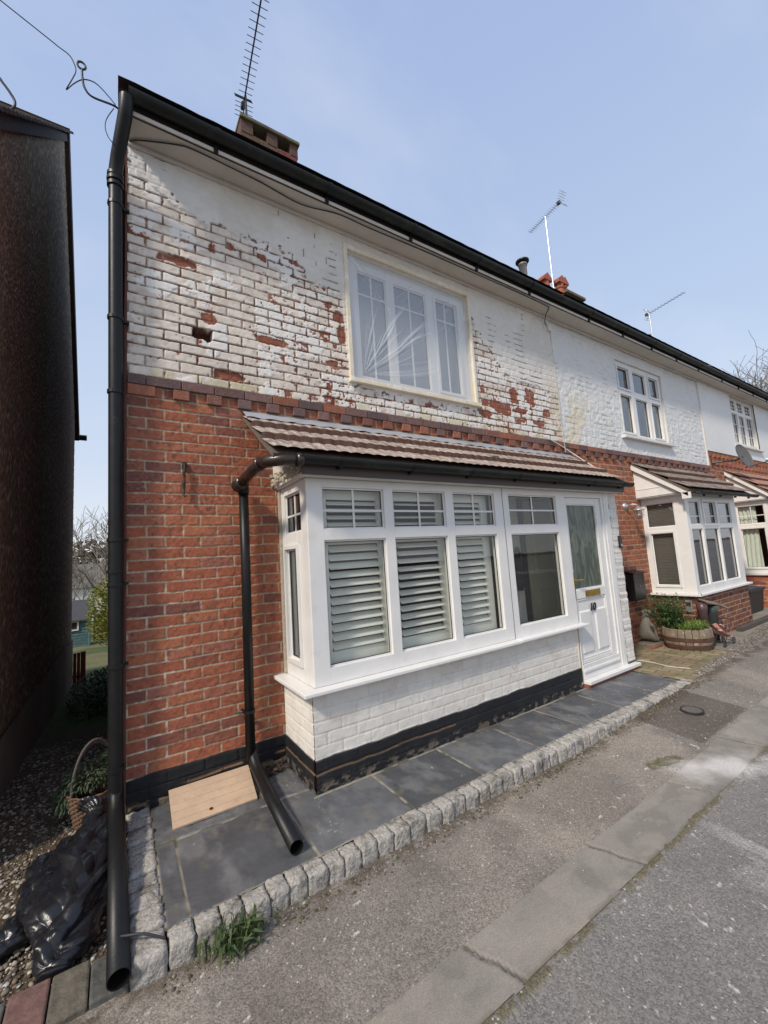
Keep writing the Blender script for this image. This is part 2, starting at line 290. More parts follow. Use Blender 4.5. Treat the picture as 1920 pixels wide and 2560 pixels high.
def white_upper2(U,Z):
    s=300; u=U+4.99; c,b,du,dz,d=bricks(u,Z,s); t=hsh(c,b,s+2)
    br=ss(.001,.008,d)
    col=np.broadcast_to(np.array([.67,.665,.645]),U.shape+(3,))*(.94+.1*fbm(u,Z,6,5,s+3))[...,None]
    crack=ss(.005,.002,dz)*ss(.58,.66,fbm(u,Z*.8,7,4,s+4)); col=mixc(col,(.42,.39,.34),crack*.6)
    col=mixc(col,(.66,.58,.42),ss(.55,.68,fbm(u,Z,2.4,4,s+6))*ss(3.6,3.0,Z)*ss(2.2,.5,U)*.8)
    h=br*.003+(fbm(u,Z,18,4,s+5)-.5)*.018+(fbm(u,Z,60,3,s+7)-.5)*.005-crack*.005
    return h,col
def white_upper3(U,Z):
    col=np.broadcast_to(np.array([.72,.715,.70]),U.shape+(3,))*(.97+.05*fbm(U,Z,3,4,401))[...,None]
    return .01+(fbm(U,Z,60,3,402)-.5)*.002,col
def add_col(o,cols):
    me=o.data; at=me.color_attributes.new('Col','FLOAT_COLOR','POINT'); at.data.foreach_set('color',np.asarray(cols,np.float32).ravel())
def brick_boxes(items,name,m,parent,bevel=.004):   # items: (x0,x1,y0,y1,z0,z1,rgb)
    b=MB(); cols=[]
    for i in items:
        b.box(*i[:6]); cols+= [(*i[6],1)]*8
    o=b.build(name,m,parent); add_col(o,cols)
    if bevel:
        mo=o.modifiers.new('b','BEVEL'); mo.width=bevel; mo.segments=2; mo.limit_method='ANGLE'
    return o
def band(parent,x0,x1,ztop,pal,s):
    r=random.Random(s); it=[]; z=ztop
    def tone():
        c=r.choice(pal); k=r.uniform(.75,1.25); return tuple(q*k for q in c)
    x=x0
    nxt=x0+.5*BP
    while x<x1-.01:
        e=min(nxt,x1); it.append((x+.003,e-.003,-.030,.02,z-CP+.005,z,tone())); x=e; nxt+=BP
    x=x0; k=0
    it.append((x0+.002,min(x0+.17,x1),-.026,.02,z-2*CP+.004,z-CP+.002,tone())); x=x0+.285
    while x<x1-.11:
        it.append((x,x+.105,-.030,.02,z-2*CP+.004+r.uniform(-.003,.003),z-CP+.002,tone())); x+=BP
    o=brick_boxes(it,'brick_band',CHBR,parent)
    return o
PURP=[(.15,.085,.075),(.13,.08,.075),(.20,.09,.065),(.26,.10,.06),(.17,.095,.085)]; REDP=[(.33,.11,.06),(.28,.09,.05),(.36,.14,.08)]
# ------------------------------------------------------------------ windows
def rect_frame(b,T,x0,x1,z0,z1,w,ya,yb):   # ring of four butted bars
    T(b,x0,x1,ya,yb,z0,z0+w); T(b,x0,x1,ya,yb,z1-w,z1); T(b,x0,x0+w,ya,yb,z0+w,z1-w); T(b,x1-w,x1,ya,yb,z0+w,z1-w)
def window(parent,O,Ux,x0,x1,z0,z1,panes,glass=None,fm=None,depth=.07,name='window',dy=.0,label=None):
    """O origin, Ux unit vector along the wall; local y = into the building. panes: (xa,xb,za,zb,sash,bars)"""
    glass=glass or GLASS; fm=fm or UPVC
    Ux=Vector(Ux); Zv=Vector((0,0,1)); Yv=Zv.cross(Ux); M=Matrix.Translation(Vector(O))@Matrix((Ux,Yv,Zv)).transposed().to_4x4()
    def T(b,xa,xb,ya,yb,za,zb): b.box(xa,xb,ya,yb,za,zb,M)
    xs=sorted({x0,x1,*[p[0] for p in panes],*[p[1] for p in panes]}); zs=sorted({z0,z1,*[p[2] for p in panes],*[p[3] for p in panes]})
    b=MB()
    for p in panes: pass
    # bars of the frame: full-height uprights where no pane crosses, cross pieces between
    def inside(x,z): return any(p[0]-1e-6<x<p[1]+1e-6 and p[2]-1e-6<z<p[3]+1e-6 for p in panes)
    for i in range(len(xs)-1):
        za=None
        cx=(xs[i]+xs[i+1])/2
        for j in range(len(zs)):
            fr=j<len(zs)-1 and not inside(cx,(zs[j]+zs[j+1])/2)
            if fr and za is None: za=zs[j]
            if not fr and za is not None:
                T(b,xs[i],xs[i+1],0,depth,za,zs[j]); za=None
    fo=b.build('frame',fm,parent)
    bead=MB(); bars=MB(); gk=MB(); hb=False
    for p in panes:
        rect_frame(bead,T,p[0],p[1],p[2],p[3],.012,.018,.03)
        rect_frame(gk,T,p[0]+.012,p[1]-.012,p[2]+.012,p[3]-.012,.0045,.024,.0305)
        if p[4]: # opening sash: raised ring round the pane
            w_=.028; rect_frame(bead,T,p[0]-w_,p[1]+w_,p[2]-w_,p[3]+w_,w_,-.013,-.001)
        g=MB(); T(g,p[0]+.002,p[1]-.002,.031,.035,p[2]+.002,p[3]-.002); g.build('pane',glass,fo if name!='frame' else parent)
        for k in p[5]:
            hb=True
            if k[0]=='v': xx=p[0]+(p[1]-p[0])*k[1]; T(bars,xx-.008,xx+.008,.0235,.0305,p[2]+.013,p[3]-.013)
            else:
                zz=p[2]+(p[3]-p[2])*k[1]; T(bars,p[0]+.013,p[1]-.013,.0228,.0300,zz-.008,zz+.008)
    bo=bead.build('glazing_bead',fm,fo); gk.build('gasket',GASK,fo)
    if hb: bars.build('glazing_bar',fm,fo)
    md=fo.modifiers.new('b','BEVEL'); md.width=.004; md.segments=2; md.limit_method='ANGLE'
    return fo,T
CROSS=(('v',.5),('h',.45))
# ------------------------------------------------------------------ the terrace
def eaves(parent,x0,x1,first=False):
    MB().box(x0,x1,-.222,.0,4.43,4.452).build('soffit',SOFF,parent)
    f=MB().box(x0,x1,-.245,-.2225,4.425,4.60); o=f.build('fascia',FASC,parent)
    MB().box(x0,x1,-.256,-.2455,4.418,4.445).build('fascia_lip',LIPM,parent,bevel=.002)
    # soffit trim where it meets the wall
    MB().box(x0,x1,-.035,-.008,4.395,4.43).build('soffit_bead',SOFF,parent,bevel=.006)
    g=MB(); n=10; prof=[(-.306+.052*math.cos(math.pi+math.pi*k/n),4.515+.05*math.sin(math.pi+math.pi*k/n)) for k in range(n+1)]
    prof2=[(-.306+.046*math.cos(2*math.pi-math.pi*k/n),4.515+.044*math.sin(2*math.pi-math.pi*k/n)) for k in range(n+1)]
    pr=prof+prof2; m=len(pr); v=[(x0,a,b) for a,b in pr]+[(x1,a,b) for a,b in pr]; fc=[(i,(i+1)%m,(i+1)%m+m,i+m) for i in range(m)]
    g.add(v,fc); go=g.build('gutter',GUTM,parent,smooth=False)
    j=MB(); x=x0+.55
    while x<x1:
        n=10; a=[(-.306+.058*math.cos(math.pi*1.0+math.pi*k/n),4.515+.056*math.sin(math.pi+math.pi*k/n)) for k in range(n+1)]
        for q in range(n):
            (ya,za),(yb,zb)=a[q],a[q+1]
            j.add([(x,ya,za),(x+.03,ya,za),(x+.03,yb,zb),(x,yb,zb)],[(0,1,2,3)])
        j.box(x,x+.03,-.27,-.246,4.40,4.53); x+=.92; j.build('gutter_bracket',BLKP,go); j=MB()
    # roof: front slope and rear slope with courses of tiles
    def rf(U,V): 
        k=V/.11; return .012*(1-(k-np.floor(k)))+.004*np.abs(np.sin(U*math.pi/.17)),np.broadcast_to(np.array([.06,.042,.035]),U.shape+(3,))
    L=5.4; c,s=math.cos(math.radians(38)),math.sin(math.radians(38))
    if first: x0-=.06
    grid('roof',(x0,-.30,4.60),(1,0,0),(0,c,s),rng(0,x1-x0,.1),rng(0,L,.02),rf,ROOFM,parent)
    MB().add([(x0,-.29,4.55),(x1,-.29,4.55),(x1,-.29+L*c,4.55+L*s),(x0,-.29+L*c,4.55+L*s),(x0,7.6,4.60),(x1,7.6,4.60),(x0,-.29+L*c,4.60+L*s),(x1,-.29+L*c,4.60+L*s)],[(0,3,2,1),(6,4,5,7)]).build('roof_underlay',ROOFM,parent)
def shell(parent,x0,x1,m,left=True,right=True):
    b=MB()
    if left: b.box(x0+.002,x0+.2,.02,7.5,-1.5,4.45)
    if right: b.box(x1-.02,x1-.002,.02,7.5,-1.5,4.45)
    b.box(x0+.2,x1-.02,7.3,7.5,-1.5,4.6); b.box(x0+.2,x1-.02,.25,7.3,-.25,-.2)
    o=b.build('side_and_rear_wall',m,parent)
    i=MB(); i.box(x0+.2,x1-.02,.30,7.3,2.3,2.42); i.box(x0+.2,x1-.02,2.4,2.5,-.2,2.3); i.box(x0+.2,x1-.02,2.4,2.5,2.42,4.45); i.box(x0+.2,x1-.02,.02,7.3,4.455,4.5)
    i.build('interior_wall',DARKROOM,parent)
def reveals(parent,x0,x1,z0,z1,m,d=.10):
    b=MB(); b.box(x0-.03,x0,.0,d,z0,z1); b.box(x1,x1+.03,.0,d,z0,z1); b.box(x0-.03,x1+.03,.0,d,z1,z1+.03); b.box(x0-.03,x1+.03,0,d,z0-.03,z0)
    b.build('window_reveal',m,parent)
BRK=mat('plain_brick',(.26,.085,.05),.9,.35,20,.5,60)
H1=thing('terraced_house',(0,0,-.2),'end terrace house with peeling white paint over red brick, plastic taped over its upper window','house','terraced houses in a row')
H2=thing('terraced_house',(4.99,0,-.2),'middle terrace house with bumpy white painted upper wall and a slatted blind in its bay','house','terraced houses in a row')
H3=thing('terraced_house',(9.82,0,-.2),'far terrace house with smooth white render above orange brick and a satellite dish','house','terraced houses in a row')
# --- house one: walls
grid('lower_wall',(0,0,0),(1,0,0),(0,0,1),rng(0,4.99,.0062,(1.06,)),rng(-.36,2.654,.0055,(2.2,)),lower_fn(0,1,0),WALLM,H1,holes=((1.06,4.93,-1,2.2),))
grid('upper_wall',(0,0,0),(1,0,0),(0,0,1),rng(0,4.99,.0062,(1.775,3.405)),rng(2.65,4.45,.0062,(2.93,4.30)),peel_fn,PAINTM,H1,holes=((1.775,3.405,2.93,4.30),))
band(H1,0,4.99,35*CP,PURP,3)
shell(H1,0,4.99,BRK); eaves(H1,0,4.99,True)
MB().box(-.012,.0,-.012,.02,-.35,4.43).build('corner_shade_strip',mat('corner_gap_shade',(.12,.05,.035),.9,.3,12,.3,60),H1)  # dark strip added for the gap shadow between downpipe and wall
# upper window
reveals(H1,1.775,3.405,2.93,4.30,CREAM,.09)
b=MB(); b.box(1.755,1.80,-.028,.06,2.95,4.315); b.box(3.385,3.425,-.028,.06,2.95,4.315); b.box(1.80,3.385,-.028,.06,4.262,4.315); b.box(1.74,3.44,-.055,.06,2.905,2.95)
uw,_=window(H1,(0,.045,0),(1,0,0),1.80,3.385,2.95,4.262,[(1.935,2.275,3.03,4.13,0,(('v',.5),('h',.79))),(2.375,2.80,3.03,4.13,0,(('v',.5),('h',.79))),(2.93,3.255,3.05,4.13,1,(('v',.5),('h',.79)))],glass=GLASSD)
uw.name='window'; b.build('timber_surround',CREAM,uw,bevel=.006)
MB().box(1.80,3.385,.22,.23,2.95,4.262).build('curtain',mat('pale_blind_cloth',(.70,.72,.74),.8,.08,4),uw)
# house one, chimney
def brickstack(parent,x0,x1,y0,y1,z0,z1,name='chimney',pal=None,seed=1):
    r=random.Random(seed); it=[]; z=z0; k=0; pal=pal or [(.12,.05,.035),(.085,.05,.038),(.06,.042,.035),(.17,.06,.04)]
    while z<z1-.01:
        o=.11 if k%2 else 0
        x=x0-o
        while x<x1-.01:
            a=max(x,x0); e=min(x+.22,x1)
            if e-a>.02: it.append((a+.003,e-.003,y0,y1,z+.003,z+CP-.003,tuple(q*r.uniform(.7,1.3) for q in r.choice(pal))))
            x+=.225
        z+=CP; k+=1
    o=brick_boxes(it,name,CHBR,parent,.005)
    MB().box(x0+.01,x1-.01,y0+.01,y1-.01,z0,z).build('mortar_core',mat('old_mortar',(.22,.18,.14),.9,.3,20),o)
    return o
c1=brickstack(H1,1.10,1.78,1.0,1.5,5.2,6.13); c1.name='chimney'
b=MB()
for x0,x1 in ((1.10,1.24),(1.40,1.53),(1.68,1.78)): b.box(x0,x1,1.0,1.5,6.16,6.33)
b.box(1.24,1.40,1.2,1.5,6.16,6.33); b.box(1.53,1.68,1.2,1.5,6.16,6.33)
b.build('chimney_vent',mat('chimney_top_brick',(.10,.055,.04),.9,.35,18,.5,60),c1,bevel=.005)
MB().box(1.09,1.80,.97,1.53,6.33,6.375).build('chimney_cap',mat('mossy_concrete',(.12,.10,.07),.9,.35,14,.5,60,var2=((.16,.17,.06),9,.5,.65)),c1,bevel=.01)
# main downpipe at the corner
dp=MB()
dp.tube([(-.01,-.306,4.47),(-.012,-.300,4.42),(-.018,-.275,4.36),(-.06,-.13,4.16),(-.07,-.09,4.09),(-.073,-.075,4.03)],.043,16)
dp.tube([(-.073,-.075,4.05),(-.062,-.07,2.0),(-.052,-.07,-.05)],.041,16)
for z,r in ((4.06,.050),(4.02,.052),(3.98,.050)): dp.tube([(-.073,-.075,z-.012),(-.073,-.075,z+.012)],r,16)
dpo=dp.build('downpipe',BLKP,H1,smooth=False); dpo.modifiers.new('e','EDGE_SPLIT'); dpo.data.shade_smooth()
b=MB()
for z,l in ((3.84,1),(3.0,1),(2.48,0),(1.50,1),(1.22,1),(.72,1),(.12,0),(1.30,0)):
    xx=-.073+.021*(4.03-z)/4.1
    b.tube([(xx,-.072,z-.011),(xx,-.072,z+.011)],.0475,16)
    if l: b.box(xx+.03,.012,-.06,-.03,z-.009,z+.009)
    b.build('pipe_clip',BLKP,dpo); b=MB()
def openpipe(pts,r,name,parent,m=None):
    b=MB(); b.tube(pts,r,20,caps=False); P=[Vector(p) for p in pts]; b2=MB(); b2.tube(pts,r*.90,20,caps=False)
    b.add(b2.v,[tuple(reversed(f)) for f in b2.f])
    n=20; k=len(pts); o0=(k-1)*n; i0=k*n+(k-1)*n
    b.f+=[(o0+a,o0+(a+1)%n,i0+(a+1)%n,i0+a) for a in range(n)]
    o=b.build(name,m or BLKP,parent); o.data.shade_smooth(); o.data.materials.append(mat('pipe_bore_shade',(.004,.004,.004),.9,.1,spec=.1)); nf=(k-1)*n  # bore faces coloured near-black, the inner shade painted in
    for i in range(nf,2*nf): o.data.polygons[i].material_index=1
    return o
openpipe([(-.052,-.07,.0),(-.050,-.10,-.06),(-.045,-.35,-.09),(-.038,-1.19,-.205)],.040,'pipe_extension',dpo)
# --- bay and porch of house one
BY=-.55
bay=MB(); bay.box(1.04,1.075,-.50,-.0,-.2,.41); bayo=bay.build('bay_window',BRK,H1)
bayo.name='bay_window'
grid('bay_front_wall',(1.03,-.55,0),(1,0,0),(0,0,1),rng(0,2.97,.007,(2.02,)),rng(-.26,.418,.006),white_fn(1.03,20),PAINTM,bayo)
grid('bay_side_wall',(1.03,0,0),(0,-1,0),(0,0,1),rng(0,.55,.0065),rng(-.26,.418,.006),white_fn(.4,21,tint=(.74,.71,.65)),PAINTM,bayo)
MB().box(1.06,4.0,-.545,-.30,-.2,.40).build('bay_inner_wall',BRK,bayo)
MB().box(3.985,4.005,-.556,-.40,-.17,.41).build('trim',CREAM,bayo)
b=MB(); b.box(.945,3.045,-.635,-.50,.418,.445); b.box(.945,1.06,-.50,.0,.418,.445); b.box(3.048,4.12,-.630,-.50,.420,.447); b.build('sill',UPVC,bayo,bevel=.006)
MB().box(1.02,4.02,-.53,.3,.405,.418).build('sill_board',UPVC,bayo)
fr,T=window(bayo,(0,BY,0),(1,0,0),1.052,4.04,.447,1.868,
 [(1.169,1.69,.555,1.425,0,()),(1.775,2.322,.555,1.425,0,()),(2.408,2.932,.555,1.425,0,()),(3.132,3.885,.55,1.42,0,()),
  (1.169,1.69,1.502,1.806,0,CROSS),(1.775,2.322,1.502,1.806,0,CROSS),(2.415,2.935,1.502,1.806,0,CROSS),(3.135,3.885,1.50,1.806,0,(('v',.5),('h',.5)))])
MB().box(3.044,3.0475,-.553,-.5495,.45,1.86).build('frame_joint',mat('dark_gap',(.12,.12,.12),.8,.1),bayo)
fs,T2=window(bayo,(1.047,0,0),(0,-1,0),0.0,.5485,.447,1.868,[(.10,.345,.575,1.384,1,()),(.10,.432,1.503,1.80,0,CROSS)])
MB().box(1.03,1.045,-.035,.0,.45,1.9).build('mastic_edge',mat('rough_mortar',(.42,.37,.29),.95,.3,60,.8,50),bayo)
# head, soffit and fascia over bay
b=MB(); b.box(1.02,4.95,-.55,.0,1.870,1.905); b.build('bay_head',UPVC,bayo,bevel=.004)
b=MB(); b.box(.98,5.09,-.655,-.645,1.862,1.878); b.box(.98,5.09,-.645,-.56,1.868,1.876); b.build('bay_soffit',LIPM,bayo)
MB().box(.98,5.09,-.672,-.656,1.866,1.965).build('bay_fascia',mat('brown_fascia',(.065,.045,.038),.5,.2,5),bayo)
b=MB(); b.add([(1.0,-.64,1.88),(1.0,0,1.88),(1.0,0,2.40),(1.0,-.64,1.95),(1.025,-.64,1.88),(1.025,0,1.88),(1.025,0,2.40),(1.025,-.64,1.95)],[(0,1,2,3),(7,6,5,4),(0,4,5,1),(3,2,6,7),(0,3,7,4)]); b.build('bay_cheek',LIPM,bayo)
# lumpy mortar where the verge meets
rr=random.Random(5); b=MB()
for k in range(70):
    t=rr.random(); y=-.63*t; z=1.90+.04*rr.random()+(.05 if rr.random()<.3 else 0); 
    b.lathe([(0,-.012),(.012,-.006),(.014,.004),(0,.012)],6,Matrix.Translation((.992+rr.uniform(-.012,.006),y,z))@Matrix.Rotation(rr.random()*3,4,'X')@Matrix.Diagonal((1.2,rr.uniform(.8,2),rr.uniform(.6,1.4),1)))
b.build('verge_mortar',MATS['rough_mortar'],bayo)
def tileroof(parent,x0,x1,y1,z1,y0,z0,rows,s,pal,period=.092,hips=True,name='bay_roof'):
    L=math.hypot(y1-y0,z1-z0); V=((0),(y1-y0)/L,(z1-z0)/L); Rw=L/rows
    def f(U,W):
        k=np.floor(W/Rw); fr=W/Rw-k; jj=U+hsh(k,k*0,s)*.0
        ph=jj/period; roll=np.abs(np.sin(ph*math.pi))**.8
        tid=np.floor(jj/(period*2)); t=hsh(tid,k,s+1)
        wear=fbm(U,W,9,4,s+2)
        h=.008*roll+.040*(1-fr)+(t-.5)*.003+(fbm(U,W,45,3,s+3)-.5)*.0022
        c0=np.array(pal[0]); col=np.broadcast_to(c0,U.shape+(3,))*(.7+.6*t)[...,None]
        col=mixc(col,pal[1],ss(.42,.62,fbm(U*4.5,W*.7,14,4,s+4)))
        col=mixc(col,pal[2],ss(.50,.66,fbm(U*3.5,W*1.2,18,4,s+5))*.8)
        col=mixc(col,pal[3],ss(.12,.0,roll)*.35)
        col=mixc(col,(.07,.03,.022),np.maximum(ss(.075,.03,fr),ss(.985,.997,fr))*.9)  # dark band at each course step paints the shadow of the tile edges
        return h,col
    us=rng(0,x1-x0,.0085); vs=[]
    for r in range(rows): vs+=list(np.linspace(r*Rw+.0006,(r+1)*Rw-.0006,16))
    o=grid(name,(x0,y0,z0),(1,0,0),V,us,vs,f,TILEM,parent,smooth=False)
    b=MB(); n=Vector((0,-(z1-z0)/L,(y1-y0)/L))
    b.add([(x0+.005,y0,z0-.004),(x1-.005,y0,z0-.004),(x1-.005,y1,z1-.004),(x0+.005,y1,z1-.004),(x0+.005,y0+.02,z0-.03),(x1-.005,y0+.02,z0-.03),(x1-.005,y1,z1-.03),(x0+.005,y1,z1-.03)],[(0,1,2,3),(7,6,5,4),(0,4,5,1),(0,3,7,4),(1,5,6,2)])
    b.build('roof_edge',mat('verge_brown',(.13,.10,.08),.9,.4,40,.6,50),o)
    return o
PAL1=[(.25,.175,.14),(.33,.27,.23),(.47,.42,.36),(.12,.08,.06)]
rf1=tileroof(H1,.77,5.10,-.0,2.455,-.715,1.985,3,500,PAL1)
rf1.name='bay_roof'
rr=random.Random(3)
def flash(U,W): return .006+.006*fbm(U,W,7,3,510)+.004*np.sin(U*38)*ss(.05,.0,W),np.broadcast_to(np.array([.3,.3,.3]),U.shape+(3,))
grid('lead_flashing',(.77,-.115,2.405),(1,0,0),(0,.80,.6),rng(0,4.33,.02),rng(0,.13,.02),flash,LEAD,rf1)
MB().box(5.02,5.11,-.5,-.42,2.03,2.14).build('verge_board',UPVC,rf1)
b=MB(); n=10; 
def gutter(parent,x0,x1,yc,zc,r,m,name='bay_gutter',brk=.62):
    pr=[(yc+r*math.cos(math.pi+math.pi*k/10),zc+r*math.sin(math.pi+math.pi*k/10)) for k in range(11)]+[(yc+(r-.005)*math.cos(-math.pi*k/10),zc+(r-.005)*math.sin(-math.pi*k/10)) for k in range(11)]
    mm=len(pr); g=MB().add([(x0,a,b) for a,b in pr]+[(x1,a,b) for a,b in pr],[(i,(i+1)%mm,(i+1)%mm+mm,i+mm) for i in range(mm)]+[tuple(range(mm))[::-1],tuple(range(mm,2*mm))])
    o=g.build(name,m,parent); j=MB(); x=x0+.3
    while x<x1:
        for q in range(10):
            a0,a1=[math.pi+math.pi*(q+d)/10 for d in (0,1)]
            j.add([(x+dx,yc+(r+.006)*math.cos(a),zc+(r+.006)*math.sin(a)) for a in (a0,a1) for dx in (0,.025)],[(0,1,3,2)])
        j.box(x,x+.025,yc+r-.01,yc+r+.02,zc-.06,zc+.01); x+=brk; j.build('gutter_bracket',BLKP,o); j=MB()
    return o
bg1=gutter(rf1,.93,5.16,-.722,1.965,.045,GUTM)
b=MB(); b.tube([(.97,-.722,1.945),(.84,-.70,1.945),(.76,-.63,1.945),(.735,-.56,1.94)],.040,16); b.tube([(.735,-.56,1.94),(.725,-.36,1.925),(.71,-.16,1.885)],.037,16)
b.tube([(.735,-.575,1.942),(.733,-.54,1.938)],.044,16); b.tube([(.712,-.19,1.892),(.705,-.13,1.88),(.70,-.10,1.872)],[.044,.046,.052],16); b.tube([(.92,-.722,1.945),(.96,-.722,1.945)],.047,16)
b.build('swan_neck_pipe',BRONZ,rf1,smooth=True)
d2=MB(); d2.tube([(.742,-.085,1.86),(.745,-.08,1.2),(.742,-.08,-.07)],.034,16); d2.tube([(.742,-.085,1.90),(.742,-.085,1.82)],.040,16)
d2o=d2.build('downpipe',BLKP,H1); d2o.data.shade_smooth()
b=MB(); b.tube([(.744,-.08,.245),(.744,-.08,.265)],.038,16); b.box(.70,.715,-.09,-.0,.248,.262); b.tube([(.66,-.03,.255),(.70,-.06,.255)],.008,8); b.build('pipe_clip',BLKP,d2o)
openpipe([(.752,-.075,-.03),(.765,-.12,-.10),(.755,-.30,-.125),(.726,-1.0,-.162)],.037,'pipe_extension',d2o)
# bay interior: shutters, porch wall
def shutter(x0,x1,z0,z1,la,lb,zs,ze,n,tilt):
    o=MB(); y=-.42
    o.box(x0,la,y-.014,y+.014,z0,z1); o.box(lb,x1,y-.014,y+.014,z0,z1); o.box(la,lb,y-.014,y+.014,z0,zs); o.box(la,lb,y-.014,y+.014,ze,z1)
    s=o.build('shutter',SHUT,bayo,bevel=.003); l=MB()
    for k in range(n):
        z=zs+(ze-zs)*(k+.5)/n; M=Matrix.Translation((0,y,z))@Matrix.Rotation(math.radians(tilt),4,'X'); hw=(ze-zs)/n*.56
        l.box(la+.003,lb-.003,-.004,.004,-hw,hw,M)
    l.build('louvre',SHUT,s,bevel=.002)
for x0,x1,la,lb,tl in ((1.13,1.775,1.25,1.69,-52),(1.78,2.40,1.86,2.312,-64),(2.44,2.945,2.52,2.862,-50)):
    shutter(x0,x1,.47,1.44,la,lb,.63,1.395,12,tl); shutter(x0,x1,1.455,1.86,la,lb,1.52,1.735,4,tl-8)
grid('porch_inner_wall',(3.13,.0,0),(1,0,0),(0,0,1),rng(0,.79,.009),rng(-.2,1.9,.009),white_fn(3.13,22,plinth=False,dirt=.2),PAINTM,bayo)
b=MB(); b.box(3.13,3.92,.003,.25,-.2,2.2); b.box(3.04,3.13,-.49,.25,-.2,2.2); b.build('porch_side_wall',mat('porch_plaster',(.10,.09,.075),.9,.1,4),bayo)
b=MB(); b.box(4.15,4.95,.06,.10,-.15,1.85)
for z0,z1 in ((.0,.75),(.95,1.7)): b.box(4.25,4.53,.045,.06,z0,z1); b.box(4.60,4.87,.045,.06,z0,z1)
b.build('inner_door',mat('inner_door_paint',(.66,.63,.47),.5,.08,4),bayo,bevel=.006)
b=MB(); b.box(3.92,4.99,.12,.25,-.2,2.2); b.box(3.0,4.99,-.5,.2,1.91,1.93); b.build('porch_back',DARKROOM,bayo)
b=MB()   # coat hanging in the porch
def coatf(U,W):
    a=U*2*math.pi; return 0*U,np.broadcast_to(np.array([.02,.02,.02]),U.shape+(3,))
b.lathe([(.0,1.30),(.02,1.29),(.045,1.25),(.05,1.1),(.06,.92),(.045,.80),(.0,.80)],14,Matrix.Translation((3.79,-.06,0))@Matrix.Diagonal((1,.5,1,1)))
tag(b.build('coat',mat('dark_cloth',(.02,.02,.024),.85,.4,14,.6,20),None,smooth=True),'dark coat hanging inside the porch behind the right hand bay pane','coat')
# front door
door=MB(); door.box(4.055,4.75,-.535,-.49,.02,1.80); dr=None
dz=[(4.084,4.652,.787,1.727)]
door=MB()
for x0,x1,z0,z1 in ((4.052,4.084,.02,1.80),(4.652,4.752,.02,1.80),(4.084,4.652,1.727,1.80),(4.084,4.652,.69,.787),(4.084,4.652,.02,.058)): door.box(x0,x1,-.537,-.49,z0,z1)
door.box(4.084,4.652,-.522,-.495,.058,.69)
dr=door.build('front_door',UPVC,H1,bevel=.004)
b=MB()
def rp(x0,x1,z0,z1):
    a=.018; y0,y1=-.522,-.534
    b.add([(x0,y0,z0),(x1,y0,z0),(x1,y0,z1),(x0,y0,z1),(x0+a,y1,z0+a),(x1-a,y1,z0+a),(x1-a,y1,z1-a),(x0+a,y1,z1-a)],[(0,1,5,4),(1,2,6,5),(2,3,7,6),(3,0,4,7),(4,5,6,7)])
rp(4.11,4.33,.11,.56); rp(4.41,4.63,.11,.56); rp(4.10,4.64,.595,.67) if 0 else None
for x0,x1,z0,z1 in ((4.092,4.645,.672,.684),(4.092,4.645,.062,.074),(4.092,4.104,.074,.672),(4.633,4.645,.074,.672)): b.box(x0,x1,-.532,-.5225,z0,z1)
b.build('door_panel',UPVC,dr)
MB().box(4.084,4.652,-.515,-.508,.787,1.727).build('door_glass',FROST,dr)
b=MB(); rect_frame(b,lambda bb,x0,x1,y0,y1,z0,z1: bb.box(x0,x1,y0,y1,z0,z1),4.084,4.652,.787,1.727,.012,-.53,-.516); b.build('glazing_bead',UPVC,dr)
b=MB(); b.box(4.05,4.075,-.545,-.5375,.70,.98); b.tube([(4.062,-.545,.90),(4.062,-.575,.90),(4.075,-.585,.90),(4.17,-.585,.895)],.008,8); b.build('door_handle',BRASS,dr,bevel=.002)
b=MB(); b.box(4.255,4.54,-.546,-.5375,.702,.770); b.box(4.27,4.525,-.551,-.5465,.715,.757); b.build('letter_plate',BRASS,dr,bevel=.002)
tx=bpy.data.curves.new('door_number','FONT'); tx.body='10'; tx.size=.115; tx.extrude=.004; tx.shear=.25; tx.offset=.002
to=bpy.data.objects.new('door_number',tx); COL.objects.link(to); tx.materials.append(mat('black_enamel',(.01,.01,.01),.3,.1)); to.rotation_euler=(math.pi/2,0,0); to.location=(4.305,-.5395,.545); bpy.context.view_layer.update(); me=bpy.data.meshes.new_from_object(to.evaluated_get(bpy.context.evaluated_depsgraph_get())); me.transform(to.matrix_world); bpy.data.objects.remove(to); link('door_number',me,None,dr)
b=MB()
for x0,x1,z0,z1,y0 in ((4.0405,4.0515,-.13,1.868,-.55),(4.753,4.80,-.13,1.868,-.552),(4.0515,4.753,1.802,1.868,-.55),(4.0515,4.753,-.13,.016,-.552),(4.80,4.905,-.19,1.868,-.56)): b.box(x0,x1,y0,-.46,z0,z1)
b.box(4.84,4.845,-.563,-.5605,-.19,1.868)
b.build('door_frame',UPVC,dr,bevel=.004)
b=MB(); b.box(4.03,5.07,-.625,-.50,-.168,-.132); b.box(4.052,4.753,-.565,-.5525,-.06,-.03); b.build('threshold',UPVC,dr,bevel=.005)
MB().box(4.03,5.05,-.60,-.45,-.26,-.17).build('step_brick',BRK,dr)
pr=grid('porch_pier',(4.907,-.553,0),(1,0,0),(0,0,1),rng(0,.165,.006),rng(-.22,1.90,.006),lambda U,Z:(lambda h,c:(h+.01*vn(U*0,Z,26,9),mixc(c,(.05,.055,.06),ss(-.10,-.115,Z))))(*white_fn(.06,24,plinth=False,dirt=.4)(U,Z)),PAINTM,H1)
MB().box(4.915,5.068,-.548,.0,-.22,1.90).build('pier_core',mat('white_brick_plain',(.68,.65,.6),.8,.12,14,.4,50),pr)
